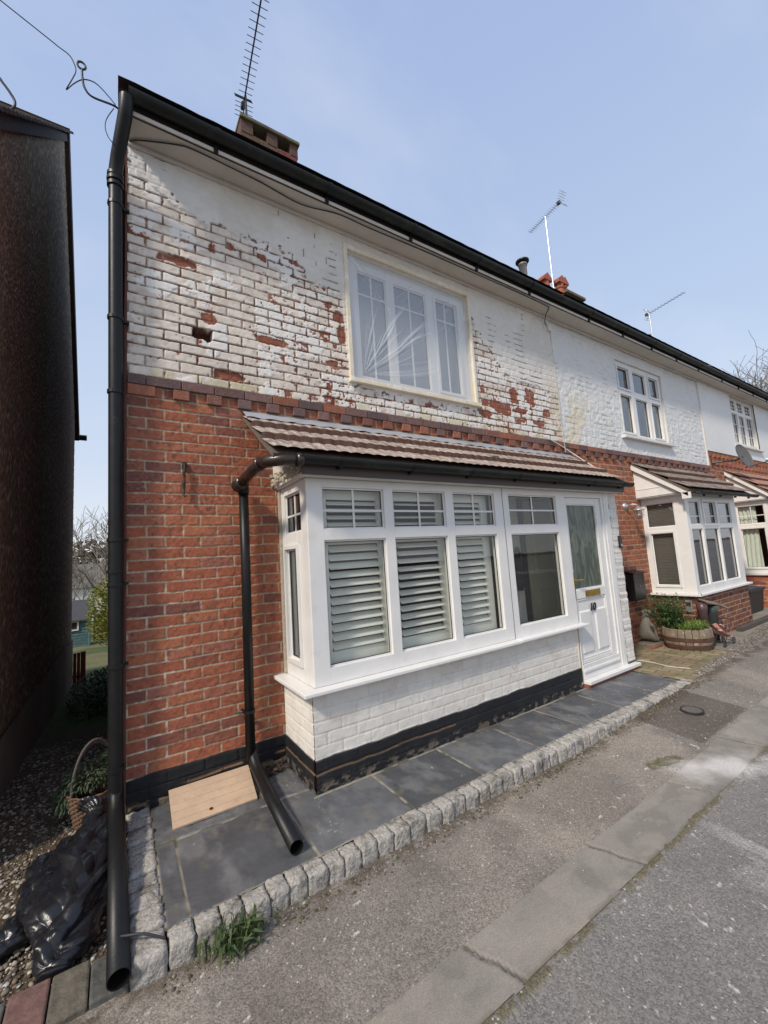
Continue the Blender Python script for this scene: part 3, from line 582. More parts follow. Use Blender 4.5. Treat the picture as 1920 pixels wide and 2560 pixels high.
# --- house two
def brickfar(dx,s,tone=1.): return lower_fn(dx,tone,s,plinth=False)
grid('lower_wall',(4.99,0,0),(1,0,0),(0,0,1),rng(0,4.83,.010,(1.95,3.80)),rng(-.36,2.654,.010,(2.1,)),brickfar(4.99,30),WALLM,H2,holes=((1.95,3.80,-1,2.1),))
grid('upper_wall',(4.99,0,0),(1,0,0),(0,0,1),rng(0,4.83,.011,(1.66,3.23)),rng(2.65,4.45,.011,(2.9,4.21)),white_upper2,PAINTM,H2,holes=((1.66,3.23,2.90,4.21),))
band(H2,4.99,9.82,35*CP,PURP,4); shell(H2,4.99,9.82,BRK,left=False); eaves(H2,4.99,9.82)
reveals(H2,6.65,8.22,2.90,4.21,LIPM,.1)
T3=(('h',.5),)
w2,_=window(H2,(0,.025,0),(1,0,0),6.65,8.22,2.93,4.21,[(6.745,7.10,3.02,3.65,1,()),(7.255,7.665,3.00,3.65,0,()),(7.78,8.11,3.02,3.65,1,()),(6.745,7.10,3.76,4.12,1,()),(7.255,7.665,3.76,4.12,0,()),(7.78,8.11,3.76,4.12,1,())],glass=GLASSD); w2.name='window'
MB().box(6.58,8.28,-.07,.03,2.885,2.93).build('sill',LIPM,w2,bevel=.006)
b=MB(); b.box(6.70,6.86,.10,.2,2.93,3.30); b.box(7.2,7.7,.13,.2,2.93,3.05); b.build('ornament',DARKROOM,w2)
MB().box(6.65,8.22,.42,.43,2.95,4.2).build('curtain',CURT,w2)
# bay two
bay2=MB().box(6.95,8.80,-.55,.0,-.2,.40).build('bay_window',BRK,H2)
grid('bay_front_wall',(6.9,-.60,0),(1,0,0),(0,0,1),rng(0,1.95,.011),rng(-.30,.425,.010),brickfar(6.9,33,.62),WALLM,bay2)
grid('bay_side_wall',(6.9,0,0),(0,-1,0),(0,0,1),rng(0,.60,.010),rng(-.30,.425,.010),brickfar(.1,34,.6),WALLM,bay2)
MB().box(8.83,8.85,-.60,0,-.3,.42).build('bay_end_wall',BRK,bay2)
b=MB(); b.box(6.83,8.93,-.66,-.52,.43,.46); b.box(6.83,6.92,-.52,0,.43,.46); b.build('sill',UPVC,bay2,bevel=.005)
window(bay2,(0,-.60,0),(1,0,0),6.91,8.85,.46,1.89,[(7.02,7.40,.56,1.39,0,()),(7.47,8.0,.56,1.39,0,()),(8.06,8.62,.56,1.39,0,()),(7.02,7.40,1.46,1.81,0,(('h',.35),)),(7.50,7.98,1.46,1.81,1,(('h',.35),)),(8.08,8.62,1.46,1.81,0,(('h',.35),))],glass=GLASSD)
window(bay2,(6.902,0,0),(0,-1,0),0.0,.5985,.46,1.89,[(.09,.40,.575,1.36,1,()),(.06,.445,1.455,1.82,0,())])
b=MB(); b2=MB()
for z0,z1,ya in ((.57,1.37,-.41),(1.45,1.83,-.45)):
    z=z0
    while z<z1: b.box(6.965,6.99,ya-.01,-.05,z,z+.017); z+=.023
z=.5
while z<1.85: b2.box(7.0,8.75,-.50,-.475,z,z+.02); z+=.024
b.build('blind',mat('grey_blind',(.15,.14,.135),.6,.1,5),bay2); b2.build('blind',mat('pale_blind',(.12,.12,.12),.6,.1,5),bay2)
MB().box(6.9,8.85,-.60,.0,1.892,1.93).build('bay_head',UPVC,bay2)
r2=tileroof(H2,6.72,9.27,0,2.50,-.74,1.95,3,520,[(.12,.085,.07),(.20,.16,.135),(.32,.29,.25),(.07,.05,.04)],.10)
def barge(parent,x,ya,za,yb,zb,h,t,m,name='bargeboard'):
    b=MB(); b.add([(x,ya,za),(x,yb,zb),(x,yb,zb-h),(x,ya,za-h),(x+t,ya,za),(x+t,yb,zb),(x+t,yb,zb-h),(x+t,ya,za-h)],[(0,3,2,1),(4,5,6,7),(0,1,5,4),(3,7,6,2),(0,4,7,3),(1,2,6,5)]); b.box(x,x+t,yb-.03,yb+.08,zb-h-.03,zb-.03); return b.build(name,m,parent)
barge(r2,6.73,0,2.475,-.72,1.945,.09,.02,UPVC)
b=MB(); b.add([(6.78,-.60,1.92),(6.78,0,1.92),(6.78,0,2.40),(6.78,-.60,1.97),(6.80,-.60,1.92),(6.80,0,1.92),(6.80,0,2.40),(6.80,-.60,1.97)],[(0,1,2,3),(7,6,5,4),(0,4,5,1)]); b.box(6.774,6.7795,-.5,0,2.05,2.058); b.box(6.90,6.93,-.6,0,1.93,1.99); b.box(6.78,6.93,-.6,0,1.915,1.93); b.build('bay_cheek',UPVC,r2)
gutter(r2,6.95,9.35,-.775,1.93,.045,GUTM)
for x0,x1,ya in ((8.86,9.2,0),): pass
# --- house three
grid('lower_wall',(9.82,0,0),(1,0,0),(0,0,1),rng(0,4.9,.013,(.9,3.2)),rng(-.36,2.98,.013,(2.1,)),brickfar(9.82,40,1.12),WALLM,H3,holes=((.9,3.2,-1,2.1),))
grid('upper_wall',(9.82,-.012,0),(1,0,0),(0,0,1),rng(0,4.9,.03,(1.68,3.25)),rng(2.97,4.45,.03,(3.21,4.42)),white_upper3,PAINTM,H3,holes=((1.68,3.25,3.21,4.42),))
MB().box(9.80,9.84,-.02,0,2.66,4.42).build('render_edge',LIPM,H3)
it=[]; rr=random.Random(9); x=9.9
while x<14.7:
    for zc in (2.86,2.70): it.append((x+(0 if zc>2.8 else .11),x+.1+(0 if zc>2.8 else .11),-.03,.02,zc,zc+.07,tuple(q*rr.uniform(.8,1.2) for q in rr.choice(REDP))))
    x+=.225
brick_boxes(it,'brick_band',CHBR,H3); shell(H3,9.82,14.72,BRK,left=False); eaves(H3,9.82,14.72)
reveals(H3,11.5,13.07,3.21,4.42,LIPM,.1)
G4=(('v',.33),('v',.66),('h',.33),('h',.66))
w3,_=window(H3,(0,.03,0),(1,0,0),11.5,13.07,3.24,4.42,[(11.6,11.98,3.33,4.02,1,G4),(12.10,12.45,3.33,4.02,0,G4),(12.58,12.97,3.33,4.02,1,G4),(11.6,11.98,4.1,4.34,0,G4),(12.10,12.45,4.1,4.34,0,G4),(12.58,12.97,4.1,4.34,0,G4)]); w3.name='window'
MB().box(11.43,13.14,-.08,.03,3.195,3.24).build('sill',LIPM,w3,bevel=.005)
MB().box(11.55,13.0,.12,.13,3.25,4.4).build('curtain',mat('thin_curtain',(.4,.4,.36),.9,.3,9),w3)
bay3=MB().box(10.75,13.0,-.55,0,-.2,.38).build('bay_window',BRK,H3)
grid('bay_front_wall',(10.7,-.60,0),(1,0,0),(0,0,1),rng(0,2.35,.02),rng(-.36,.43,.016),brickfar(10.7,43,1),WALLM,bay3)
grid('bay_side_wall',(10.7,0,0),(0,-1,0),(0,0,1),rng(0,.60,.014),rng(-.36,.43,.012),brickfar(.1,44,1),WALLM,bay3)
b=MB(); b.box(10.64,13.1,-.66,-.52,.43,.46); b.box(10.64,10.72,-.52,0,.43,.46); b.build('sill',UPVC,bay3)
window(bay3,(0,-.60,0),(1,0,0),10.71,13.05,.46,1.89,[(10.85,11.5,.56,1.39,0,()),(11.6,12.2,.56,1.39,0,()),(12.3,12.9,.56,1.39,0,()),(10.85,11.5,1.46,1.81,0,CROSS),(11.6,12.2,1.46,1.81,0,CROSS),(12.3,12.9,1.46,1.81,0,CROSS)])
window(bay3,(10.702,0,0),(0,-1,0),0.0,.5985,.46,1.89,[(.10,.47,.575,1.36,1,()),(.08,.50,1.455,1.82,0,CROSS)])
def cf(U,W): return .012*np.sin(U*90+2*np.sin(W*3)),np.broadcast_to(np.array([.5,.5,.5]),U.shape+(3,))
grid('curtain',(10.80,-.05,0),(0,-1,0),(0,0,1),rng(0,.30,.008),rng(.48,1.85,.1),cf,mat('pale_curtain',(.62,.66,.6),.85,.06,5),bay3)
MB().box(10.70,13.05,-.60,0,1.892,1.93).build('bay_head',UPVC,bay3)
r3=tileroof(H3,10.55,13.3,0,2.62,-.74,1.98,3,540,[(.26,.11,.08),(.34,.18,.13),(.40,.30,.25),(.14,.07,.05)],.10)
barge(r3,10.56,0,2.60,-.72,1.97,.09,.02,UPVC)
b=MB(); b.add([(10.62,-.60,1.92),(10.62,0,1.92),(10.62,0,2.50),(10.62,-.60,1.99),(10.64,-.60,1.92),(10.64,0,1.92),(10.64,0,2.50),(10.64,-.60,1.99)],[(0,1,2,3),(7,6,5,4),(0,4,5,1)]); b.box(10.62,10.75,-.6,0,1.915,1.93); b.build('bay_cheek',UPVC,r3)
gutter(r3,10.7,13.35,-.775,1.95,.045,GUTM)
# chimneys two and three, flue
c2=brickstack(H2,7.25,7.80,1.0,1.5,5.2,6.12,seed=6); c2.name='chimney'
MB().box(7.20,7.85,.95,1.55,6.13,6.19).build('chimney_cap',MATS['mossy_concrete'],c2,bevel=.01)
def pot(x,y,z,r,h,top):
    b=MB(); M=Matrix.Translation((x,y,z)); b.lathe([(r*1.15,0),(r*1.15,.05),(r,.08),(r*.92,h*.7),(r*1.12,h*.74),(r*1.12,h*.8),(r*.95,h*.83),(r*.95,h),(r*.7,h),(r*.6,h*.6)],14,M)
    if top: b.box(x-r*1.5,x+r*1.5,y-r,y+r,z+h,z+h+.05); b.add([(x-r*1.5,y-r,z+h+.05),(x+r*1.5,y-r,z+h+.05),(x,y-r,z+h+.16),(x-r*1.5,y+r,z+h+.05),(x+r*1.5,y+r,z+h+.05),(x,y+r,z+h+.16)],[(0,1,2),(5,4,3),(0,2,5,3),(1,4,5,2)])
    b.build('chimney_pot',TERRA,c2)
pot(6.66,1.2,5.85,.085,.36,0); pot(6.98,1.25,5.95,.085,.48,1); pot(7.22,1.1,6.0,.08,.36,1); pot(7.42,1.15,6.19,.07,.24,1)
MB().box(6.5,7.25,.95,1.5,5.2,5.88).build('chimney_shoulder',MATS['old_mortar'],c2)
b=MB(); b.lathe([(.068,5.3),(.068,6.38),(.075,6.38),(.075,6.40)],16,Matrix.Translation((6.12,1.1,0))); fl=b.build('flue',mat('flue_steel',(.62,.62,.62),.32,.08,6,metal=.6),H2,smooth=True)
MB().lathe([(.0,6.50),(.07,6.49),(.12,6.46),(.12,6.44),(.04,6.43),(.075,6.38),(.08,6.36)],16,Matrix.Translation((6.12,1.1,0))).build('flue_cowl',DKMET,fl)
c3=brickstack(H3,10.75,11.5,1.0,1.5,5.2,6.10,seed=8); c3.name='chimney'; MB().lathe([(.1,6.10),(.1,6.2),(.12,6.2),(.12,6.24),(.06,6.24)],12,Matrix.Translation((10.85,1.2,0))).build('chimney_pot',DKMET,c3)
for h in (H1,H2,H3): settle(h)

# ------------------------------------------------------------------ ground, paving, road
def road_z(x,y): return -.288+.088*ss(2.6,4.9,x)*ss(-2.2,-1.2,y)+.03*ss(5,14,x)
def kerb_y(x): return -1.17-.02*ss(1.5,5,x)
xs=np.unique(np.concatenate([np.linspace(-60,-4,15),np.linspace(-4,-.8,40),np.arange(-.8,5.6,.011),np.arange(5.6,9.5,.022),np.linspace(9.5,20,150),np.linspace(20,150,30)]))
ys=np.unique(np.concatenate([np.linspace(-40,-6,12),np.linspace(-6,-3.2,20),np.arange(-3.2,-1.1,.011),np.linspace(-1.1,-.7,30)]))
def roadf(X,Y):
    s=600; z=road_z(X,Y)+(fbm(X,Y,1.1,3,s)-.5)*.014
    n=fbm(X,Y,3,5,s+1); gr=fbm(X,Y,60,3,s+2)
    col=np.broadcast_to(np.array([.205,.182,.158]),X.shape+(3,))*(.78+.44*n)[...,None]*(.86+.28*gr)[...,None]
    col=mixc(col,(.30,.255,.21),ss(.5,.72,fbm(X,Y,1.3,4,s+3))*.6); col=mixc(col,(.13,.11,.095),ss(.55,.75,fbm(X,Y,2.1,4,s+33))*.45)
    h=(gr-.5)*.006
    # lighter grey side of the lane beyond the channel
    lane=ss(-1.98,-2.03,Y+(fbm(X,Y,5,2,s+4)-.5)*.03); col=mixc(col,(.185,.178,.17),lane*.6)
    # concrete channel blocks
    yi=-1.775+.015*(X-2); yo=-2.02+.01*(X-2); wv=(fbm(X,Y*0,2.4,3,605)-.5)*.03
    moss=ss(.035,.012,np.abs(Y-yo-wv*.5+.006))*ss(.36,.50,fbm(X,Y*.3,4.5,4,s+9)+.1*ss(3.2,1,X))*(X<4.6); moss=moss*ss(.3,.45,fbm(X,Y,30,3,s+10))
    col=mixc(col,(.11,.09,.04),moss*.75); h=h+moss*.005
    # dark newer tarmac patch with the cover in it
    px=np.minimum(X-3.66-(Y+1.7)*.05,4.60-X); py=np.minimum(Y+1.715,-1.115-Y); pd=np.minimum(px,py)+(fbm(X,Y,9,3,s+11)-.5)*.03
    pm=ss(-.006,.006,pd); pc=np.broadcast_to(np.array([.115,.098,.08]),X.shape+(3,))*(.8+.4*fbm(X,Y,4,4,s+12))[...,None]*(.88+.24*gr)[...,None]
    col=col*(1-pm[...,None])+pc*pm[...,None]; h=h-pm*.002
    edge=ss(.02,.004,np.abs(pd)); col=mixc(col,(.24,.22,.19),edge*.4)
    # mossy hollow
    mo2=ss(1.1,.85,np.sqrt(((X-3.20)/.17)**2+((Y+1.64+(X-3.2)*.25)/.055)**2)+(fbm(X,Y,22,3,s+13)-.5)*.9); col=mixc(col,(.10,.085,.035),mo2*.9); h=h-mo2*.006
    # spilled pale powder
    a=(X-3.43)*.86+(Y+1.93)*-.5; b_=(X-3.43)*.5+(Y+1.93)*.86
    pw=ss(1.15,.1,np.sqrt((a/.52)**2+(b_/.17)**2)+(fbm(X,Y,8,5,s+14)-.5)*1.1); col=mixc(col,(.55,.53,.50),pw*.72)
    pw2=ss(.62,.72,fbm(X*1.2,Y*.5,5,5,s+15))*ss(1.2,.2,np.sqrt(((X-3.2)/.9)**2+((Y+2.35)/.4)**2)); col=mixc(col,(.5,.49,.47),pw2*.6)
    # silt and dirt against the kerb
    sl_=ss(.15,.0,(kerb_y(X)-Y))*ss(.30,.52,fbm(X,Y,14,4,s+16)); col=mixc(col,(.085,.065,.045),sl_*.8)
    spk=ss(.93,.95,vn(X,Y,38,s+17))*(hsh(np.floor(X*38),np.floor(Y*38),5)>.0)*ss(.45,.6,fbm(X,Y,1.7,2,s+18)); col=mixc(col,(.62,.6,.56),spk*.75); h=h+spk*.003
    return z+h,col
def roadx(t,b,v,res):
    n=t.nodes.new; l=t.links.new
    vo=n('ShaderNodeTexVoronoi'); vo.inputs['Scale'].default_value=160; l(v,vo.inputs['Vector'])
    hs=n('ShaderNodeSeparateColor'); l(vo.outputs['Color'],hs.inputs[0])
    mr=n('ShaderNodeMapRange'); mr.inputs['To Min'].default_value=.68; mr.inputs['To Max'].default_value=1.32; l(hs.outputs[0],mr.inputs['Value'])
    sc=n('ShaderNodeVectorMath'); sc.operation='SCALE'; l(res,sc.inputs[0]); l(mr.outputs[0],sc.inputs['Scale'])
    gt=n('ShaderNodeMath'); gt.operation='GREATER_THAN'; gt.inputs[1].default_value=.992; l(hs.outputs[1],gt.inputs[0])
    mi=n('ShaderNodeMix'); mi.data_type='RGBA'; l(gt.outputs[0],mi.inputs[0]); l(sc.outputs[0],mi.inputs[6]); mi.inputs[7].default_value=(.45,.43,.39,1); l(mi.outputs[2],b.inputs['Base Color'])
    bp=n('ShaderNodeBump'); bp.inputs['Strength'].default_value=.5; bp.inputs['Distance'].default_value=.003; l(vo.outputs['Distance'],bp.inputs['Height']); bp.invert=True; l(bp.outputs[0],b.inputs['Normal'])
ROADM=mat('tarmac',attr=True,rough=.85,var=.10,vs=2.5,spec=.3,extra=roadx)
tag(grid('road',(0,0,0),(1,0,0),(0,1,0),xs,ys,roadf,ROADM,keep=lambda X,Y:(Y<-1.13)|(X>4.75)&(Y<-1.13)),kind='structure')
# slate paving in front of the end house
def strip(X,Y):
    s=600; yi=-1.775+.015*(X-2); yo=-2.02+.01*(X-2); wv=(fbm(X,Y*0,2.4,3,s+5)-.5)*.03; return yi+wv*.4,yo+wv*.5
def chanf(X,Y):
    s=640; yi,yo=strip(X,Y); gr=fbm(X,Y,70,3,s)
    cc=np.broadcast_to(np.array([.250,.226,.194]),X.shape+(3,))*(.80+.40*fbm(X,Y,5,5,s+6))[...,None]*(.9+.2*gr)[...,None]
    cc=mixc(cc,(.17,.155,.135),ss(.5,.68,fbm(X*.7,Y,7,4,s+7))*.6); cc=mixc(cc,(.30,.265,.22),ss(.58,.7,fbm(X*.7,Y,12,4,s+77))*.5)
    jt=np.zeros_like(X)
    for xj in (1.12,2.03,2.95,3.86,4.75): jt=np.maximum(jt,ss(.011,.003,np.abs(X-xj+(Y+1.78)*.36+(fbm(X,Y,14,2,s+8)-.5)*.02)))
    cc=mixc(cc,(.045,.04,.028),jt*.95); moss=ss(.022,.0,Y-yo)*ss(.42,.58,fbm(X,Y,9,4,s+9)); cc=mixc(cc,(.12,.10,.055),moss*.6)
    a=(X-3.43)*.86+(Y+1.93)*-.5; b_=(X-3.43)*.5+(Y+1.93)*.86
    pw=ss(1.15,.1,np.sqrt((a/.52)**2+(b_/.17)**2)+(fbm(X,Y,8,5,614)-.5)*1.1); cc=mixc(cc,(.60,.57,.54),pw*.8)
    sc_=ss(.004,.001,np.abs(fbm(X*.7,Y,5,4,s+14)-.5))*ss(.55,.7,fbm(X,Y,2.3,2,s+15)); cc=mixc(cc,(.4,.38,.34),sc_*.4)
    return road_z(X,Y)+.0045+gr*.001-jt*.010,cc
tag(grid('channel_blocks',(0,0,0),(1,0,0),(0,1,0),rng(.2,6.2,.010),rng(-2.08,-1.72,.008),chanf,mat('channel_concrete',attr=True,rough=.85,var=.22,vs=120,bump=.6,bs=220,bd=.003),keep=lambda X,Y:(Y<strip(X,Y)[0])&(Y>strip(X,Y)[1])),kind='structure')
JX=[.225,.822,1.425,2.005,2.595,3.165,3.78,4.38]
def slatef(X,Y):
    s=700; j=np.full(X.shape,9.); sid=np.zeros(X.shape)
    inrow=(Y>-.458)&(X>.12)&(X<1.01)
    j=np.minimum(j,np.where(X<1.03,np.abs(Y+.458+(fbm(X,Y*0,3,2,s)-.5)*.006),9)); 
    for k,xj in enumerate(JX):
        d=np.abs(X-xj-(fbm(Y,X*0,3,2,s+k)-.5)*.008)
        if k==0: d=np.where(inrow,9,np.abs(X-xj-.01*(Y+.5)))
        if k==1: d=np.where(inrow,np.abs(X-.74),d)
        j=np.minimum(j,d); sid=sid+(X>xj)
    sid=np.where(inrow,20+(X>.74),sid)
    j=np.minimum(j,np.abs(X-.128)+.0)
    j=np.minimum(j,np.where(X>1.0,np.abs(Y+.575),9)); j=np.minimum(j,np.abs(Y+1.068))
    n=fbm(X,Y,5,5,s+10); m=ss(.0035,.008,j+(fbm(X,Y,40,2,s+11)-.5)*.003)
    t=hsh(sid,sid*0+2,s)
    col=np.broadcast_to(np.array([.092,.095,.100]),X.shape+(3,))*(.75+.5*t)[...,None]*(.7+.6*n)[...,None]
    col=mixc(col,(.17,.17,.17),ss(.47,.72,fbm(X*1.6,Y*.8,6,7,s+12))*.7)
    col=mixc(col,(.20,.17,.12),ss(.6,.8,fbm(X,Y,9,5,s+13))*.35+ss(.2,.05,X)*.2*ss(-.7,-.3,Y))
    scr=ss(.004,.001,np.abs(fbm(X,Y,6,4,s+14)-.5))*ss(.6,.7,fbm(X,Y,2.3,2,s+15)); col=mixc(col,(.45,.44,.42),scr*.6)
    vein=.5*ss(.004,.001,np.abs(X-1.0-.07*np.sin(Y*9)-.03*np.sin(Y*31)))*(Y<-.62)*(Y>-1.0); col=mixc(col,(.34,.32,.28),vein*.7)
    sp=ss(.975,.985,vn(X,Y,45,s+16))*ss(.5,.6,fbm(X,Y,2,2,s+66)); col=mixc(col,(.6,.58,.52),sp*.7)
    mo=np.broadcast_to(np.array([.30,.265,.20]),X.shape+(3,))*(.7+.6*fbm(X,Y,30,3,s+17))[...,None]
    mo=mixc(mo,(.10,.09,.05),ss(.55,.68,fbm(X,Y,7,3,s+18)))
    col=mo*(1-m[...,None])+col*m[...,None]
    rv=fbm(X,Y,8,6,s+19); riv=np.where(inrow|(X<.225),1.,.5)
    h=m*.004+(np.floor(rv*14)/14+.2*rv)*.022*riv-.013
    return h,col
tag(grid('slate_paving',(0,0,-.2),(1,0,0),(0,1,0),rng(.12,4.9,.0085),rng(-1.075,.0,.0075),slatef,SLATEM,keep=lambda X,Y:(Y<-.50)|(X<1.05)|((X>4)&(Y<-.5))),kind='structure')
# granite setts along the kerb: a front row and a column beside the passage
def stone(b,x0,x1,y0,y1,z0,z1,s,amp=.008,n=5):
    r=random.Random(s); k=len(b.v)
    vs={}; X=np.linspace(-1,1,n)
    def P(i,j,l):
        key=(i,j,l)
        if key in vs: return vs[key]
        p=Vector((X[i],X[j],X[l])); q=p.copy()
        ln=(abs(p.x)**6+abs(p.y)**6+abs(p.z)**6)**(1/6); q=p/ln
        q=p.lerp(q,.30)
        c=Vector(((x0+x1)/2+q.x*(x1-x0)/2,(y0+y1)/2+q.y*(y1-y0)/2,(z0+z1)/2+q.z*(z1-z0)/2))+Vector((r.uniform(-1,1),r.uniform(-1,1),r.uniform(-1,1)))*amp
        b.v.append(tuple(c)); vs[key]=len(b.v)-1; return vs[key]
    for i in range(n-1):
        for j in range(n-1):
            b.f.append((P(i,j,n-1),P(i+1,j,n-1),P(i+1,j+1,n-1),P(i,j+1,n-1)))
            b.f.append((P(i,0,j),P(i+1,0,j),P(i+1,0,j+1),P(i,0,j+1))); b.f.append((P(i,n-1,j),P(i,n-1,j+1),P(i+1,n-1,j+1),P(i+1,n-1,j)))
            b.f.append((P(0,i,j),P(0,i,j+1),P(0,i+1,j+1),P(0,i+1,j))); b.f.append((P(n-1,i,j),P(n-1,i+1,j),P(n-1,i+1,j+1),P(n-1,i,j+1)))
kb=MB(); r=random.Random(11); x=.128; k=0
while x<4.98:
    wd=r.uniform(.088,.118); zt=-.196+.0; ky=float(kerb_y(np.array(x)))
    stone(kb,x+.003,x+wd-.003,ky+r.uniform(-.008,.006),-1.072,-.36,zt+r.uniform(-.007,.005),k,.0048,8); x+=wd; k+=1
y=-1.175
while y<-.03:
    wd=r.uniform(.09,.19) if y>-1.1 else .14
    stone(kb,.0+r.uniform(-.008,.004),.125,y+.002,min(y+wd-.002,0),-.36,-.190+r.uniform(-.008,.006),k,.005,8); y+=wd; k+=1
tag(kb.build('granite_kerb',GRAN,smooth=True),kind='structure')
kb=MB(); kb.box(.0,4.95,-1.16,-1.06,-.36,-.214); kb.box(0,.13,-1.16,0,-.36,-.214)
tag(kb.build('kerb_bedding',mat('kerb_mortar',(.16,.13,.09),.95,.3,20,.6,40,var2=((.07,.075,.03),8,.5,.6))),kind='structure')
# ground under and behind everything
def groundz(x,y): return np.where(y<1,-.315,-.315-.080*(y-1))*1.0+ss(26,60,y)*1.2+ss(60,300,y)*14
gx=np.unique(np.concatenate([np.linspace(-400,-6,40),np.linspace(-6,0,60),np.linspace(0,16,30),np.linspace(16,400,40)])); gy=np.unique(np.concatenate([np.linspace(-80,-2,20),np.linspace(-2,6,60),np.linspace(6,40,80),np.linspace(40,500,40)]))
def gf(X,Y):
    c=np.broadcast_to(np.array([.075,.055,.035]),X.shape+(3,)); g=ss(2.2,3.4,Y+(fbm(X,Y,3,3,801)-.5)); c=mixc(c,(.06,.085,.022),g*.9); c=mixc(c,(.17,.155,.08),ss(.4,.6,fbm(X,Y,.6,3,802))*ss(6,9,Y)*.8)  # paler patches beyond the passage paint sunlight onto the garden grass
    z=groundz(X,Y)+(fbm(X,Y,3,3,803)-.5)*.03-.4*ss(-.9,-1.15,Y)*1.0-.25*((X>.05)&(Y>-.9)&(Y<7.6)&(X<15))
    return z,c
tag(grid('ground',(0,0,0),(1,0,0),(0,1,0),gx,gy,gf,mat('earth_and_grass',attr=True,rough=.95,var=.3,vs=12,bump=.8,bs=25,bd=.03,spec=.2)),kind='structure')
# loose stones in the passage: nobody could count them
def pebbles(name,n,fx,zf,smin,smax,cols,s,kind='stuff',label=None,cat=None):
    r=np.random.default_rng(s); ph=(1+5**.5)/2
    iv=np.array([(-1,ph,0),(1,ph,0),(-1,-ph,0),(1,-ph,0),(0,-1,ph),(0,1,ph),(0,-1,-ph),(0,1,-ph),(ph,0,-1),(ph,0,1),(-ph,0,-1),(-ph,0,1)])/1.9
    iff=np.array([(0,11,5),(0,5,1),(0,1,7),(0,7,10),(0,10,11),(1,5,9),(5,11,4),(11,10,2),(10,7,6),(7,1,8),(3,9,4),(3,4,2),(3,2,6),(3,6,8),(3,8,9),(4,9,5),(2,4,11),(6,2,10),(8,6,7),(9,8,1)])
    x,y=fx(r,n); z=zf(x,y); sz=smin+(smax-smin)*r.random(n)**3; sc=np.stack([sz*(.7+.6*r.random(n)),sz*(.7+.6*r.random(n)),sz*(.4+.4*r.random(n))],-1); an=r.random(n)*6.28
    v=iv[None]*sc[:,None]*(.8+.4*r.random((n,12,1))); ca,sa=np.cos(an)[:,None],np.sin(an)[:,None]
    v=np.stack([v[...,0]*ca-v[...,1]*sa+x[:,None],v[...,0]*sa+v[...,1]*ca+y[:,None],v[...,2]+z[:,None]+sc[:,2:3]*.3],-1)
    f=(iff[None]+12*np.arange(n)[:,None,None]).reshape(-1,3)
    me=bpy.data.meshes.new(name); me.vertices.add(n*12); me.vertices.foreach_set('co',v.astype(np.float32).ravel()); me.loops.add(f.size); me.loops.foreach_set('vertex_index',f.astype(np.int32).ravel()); me.polygons.add(len(f)); me.polygons.foreach_set('loop_start',np.arange(0,f.size,3,dtype=np.int32)); me.update(calc_edges=True)
    c=np.array(cols)[r.integers(0,len(cols),n)]*(.7+.6*r.random((n,1))); c=np.repeat(c,12,0); at=me.color_attributes.new('Col','FLOAT_COLOR','POINT'); at.data.foreach_set('color',np.concatenate([c,np.ones((len(c),1))],1).astype(np.float32).ravel())
    return tag(link(name,me,mat('stones',attr=True,rough=.8,var=.2,vs=60)),label,cat,kind=kind)
GC=[(.17,.13,.09),(.22,.18,.13),(.10,.08,.055),(.28,.24,.19),(.13,.095,.07),(.42,.39,.34)]
pebbles('gravel',16000,lambda r,n:(-.95+.95*r.random(n),-1.12+3.6*r.random(n)**1.4),lambda x,y:groundz(x,y)+.0,.003,.014,GC,1)
pebbles('gravel',1600,lambda r,n:(-1.0+.95*r.random(n),-1.16+.25*r.random(n)),lambda x,y:groundz(x,y)+.006,.003,.013,[(.5,.48,.43),(.55,.52,.46),(.25,.17,.12),(.24,.2,.15)],2)
pebbles('gravel',2600,lambda r,n:((lambda t:(5.2+3.6*t,-1.17+.10*t+.22*r.random(n)*(.4+t)))(r.random(n))),lambda x,y:x*0-.195,.004,.013,[(.20,.18,.155),(.28,.26,.23),(.14,.12,.10)],3)
pebbles('road_grit',1300,lambda r,n:(.1+5*r.random(n)**1.1,-1.2-.09*r.random(n)**2),lambda x,y:road_z(x,y)+.0,.003,.010,[(.08,.06,.04),(.06,.07,.025),(.2,.17,.13)],4)
pebbles('road_grit',150,lambda r,n:(.2+7*r.random(n),-1.25-2.2*r.random(n)),lambda x,y:road_z(x,y)+.003,.002,.0065,[(.6,.58,.54),(.65,.63,.6),(.4,.33,.25)],5)
# flat pavers at the mouth of the passage
b=MB(); cols=[]; r=random.Random(4)
pv=[(-.13,.0,-1.15,-.95,(.085,.083,.075)),(-.255,-.134,-1.15,-.93,(.115,.10,.075)),(-.385,-.26,-1.16,-.93,(.15,.082,.07)),(-.50,-.39,-1.16,-.94,(.10,.10,.09)),(-.63,-.505,-1.16,-.94,(.17,.10,.07)),(-.78,-.635,-1.16,-.94,(.12,.11,.10))]
for x0,x1,y0,y1,c in pv: b.box(x0,x1,y0,y1,-.36,-.262+r.uniform(-.004,.004)); cols+=[(*c,1)]*8
o=b.build('edging_pavers',mat('paver',attr=True,rough=.8,var=.45,vs=22,bump=.9,bs=45,bd=.006)); add_col(o,cols); m=o.modifiers.new('b','BEVEL'); m.width=.008; m.segments=2; tag(o,kind='structure')
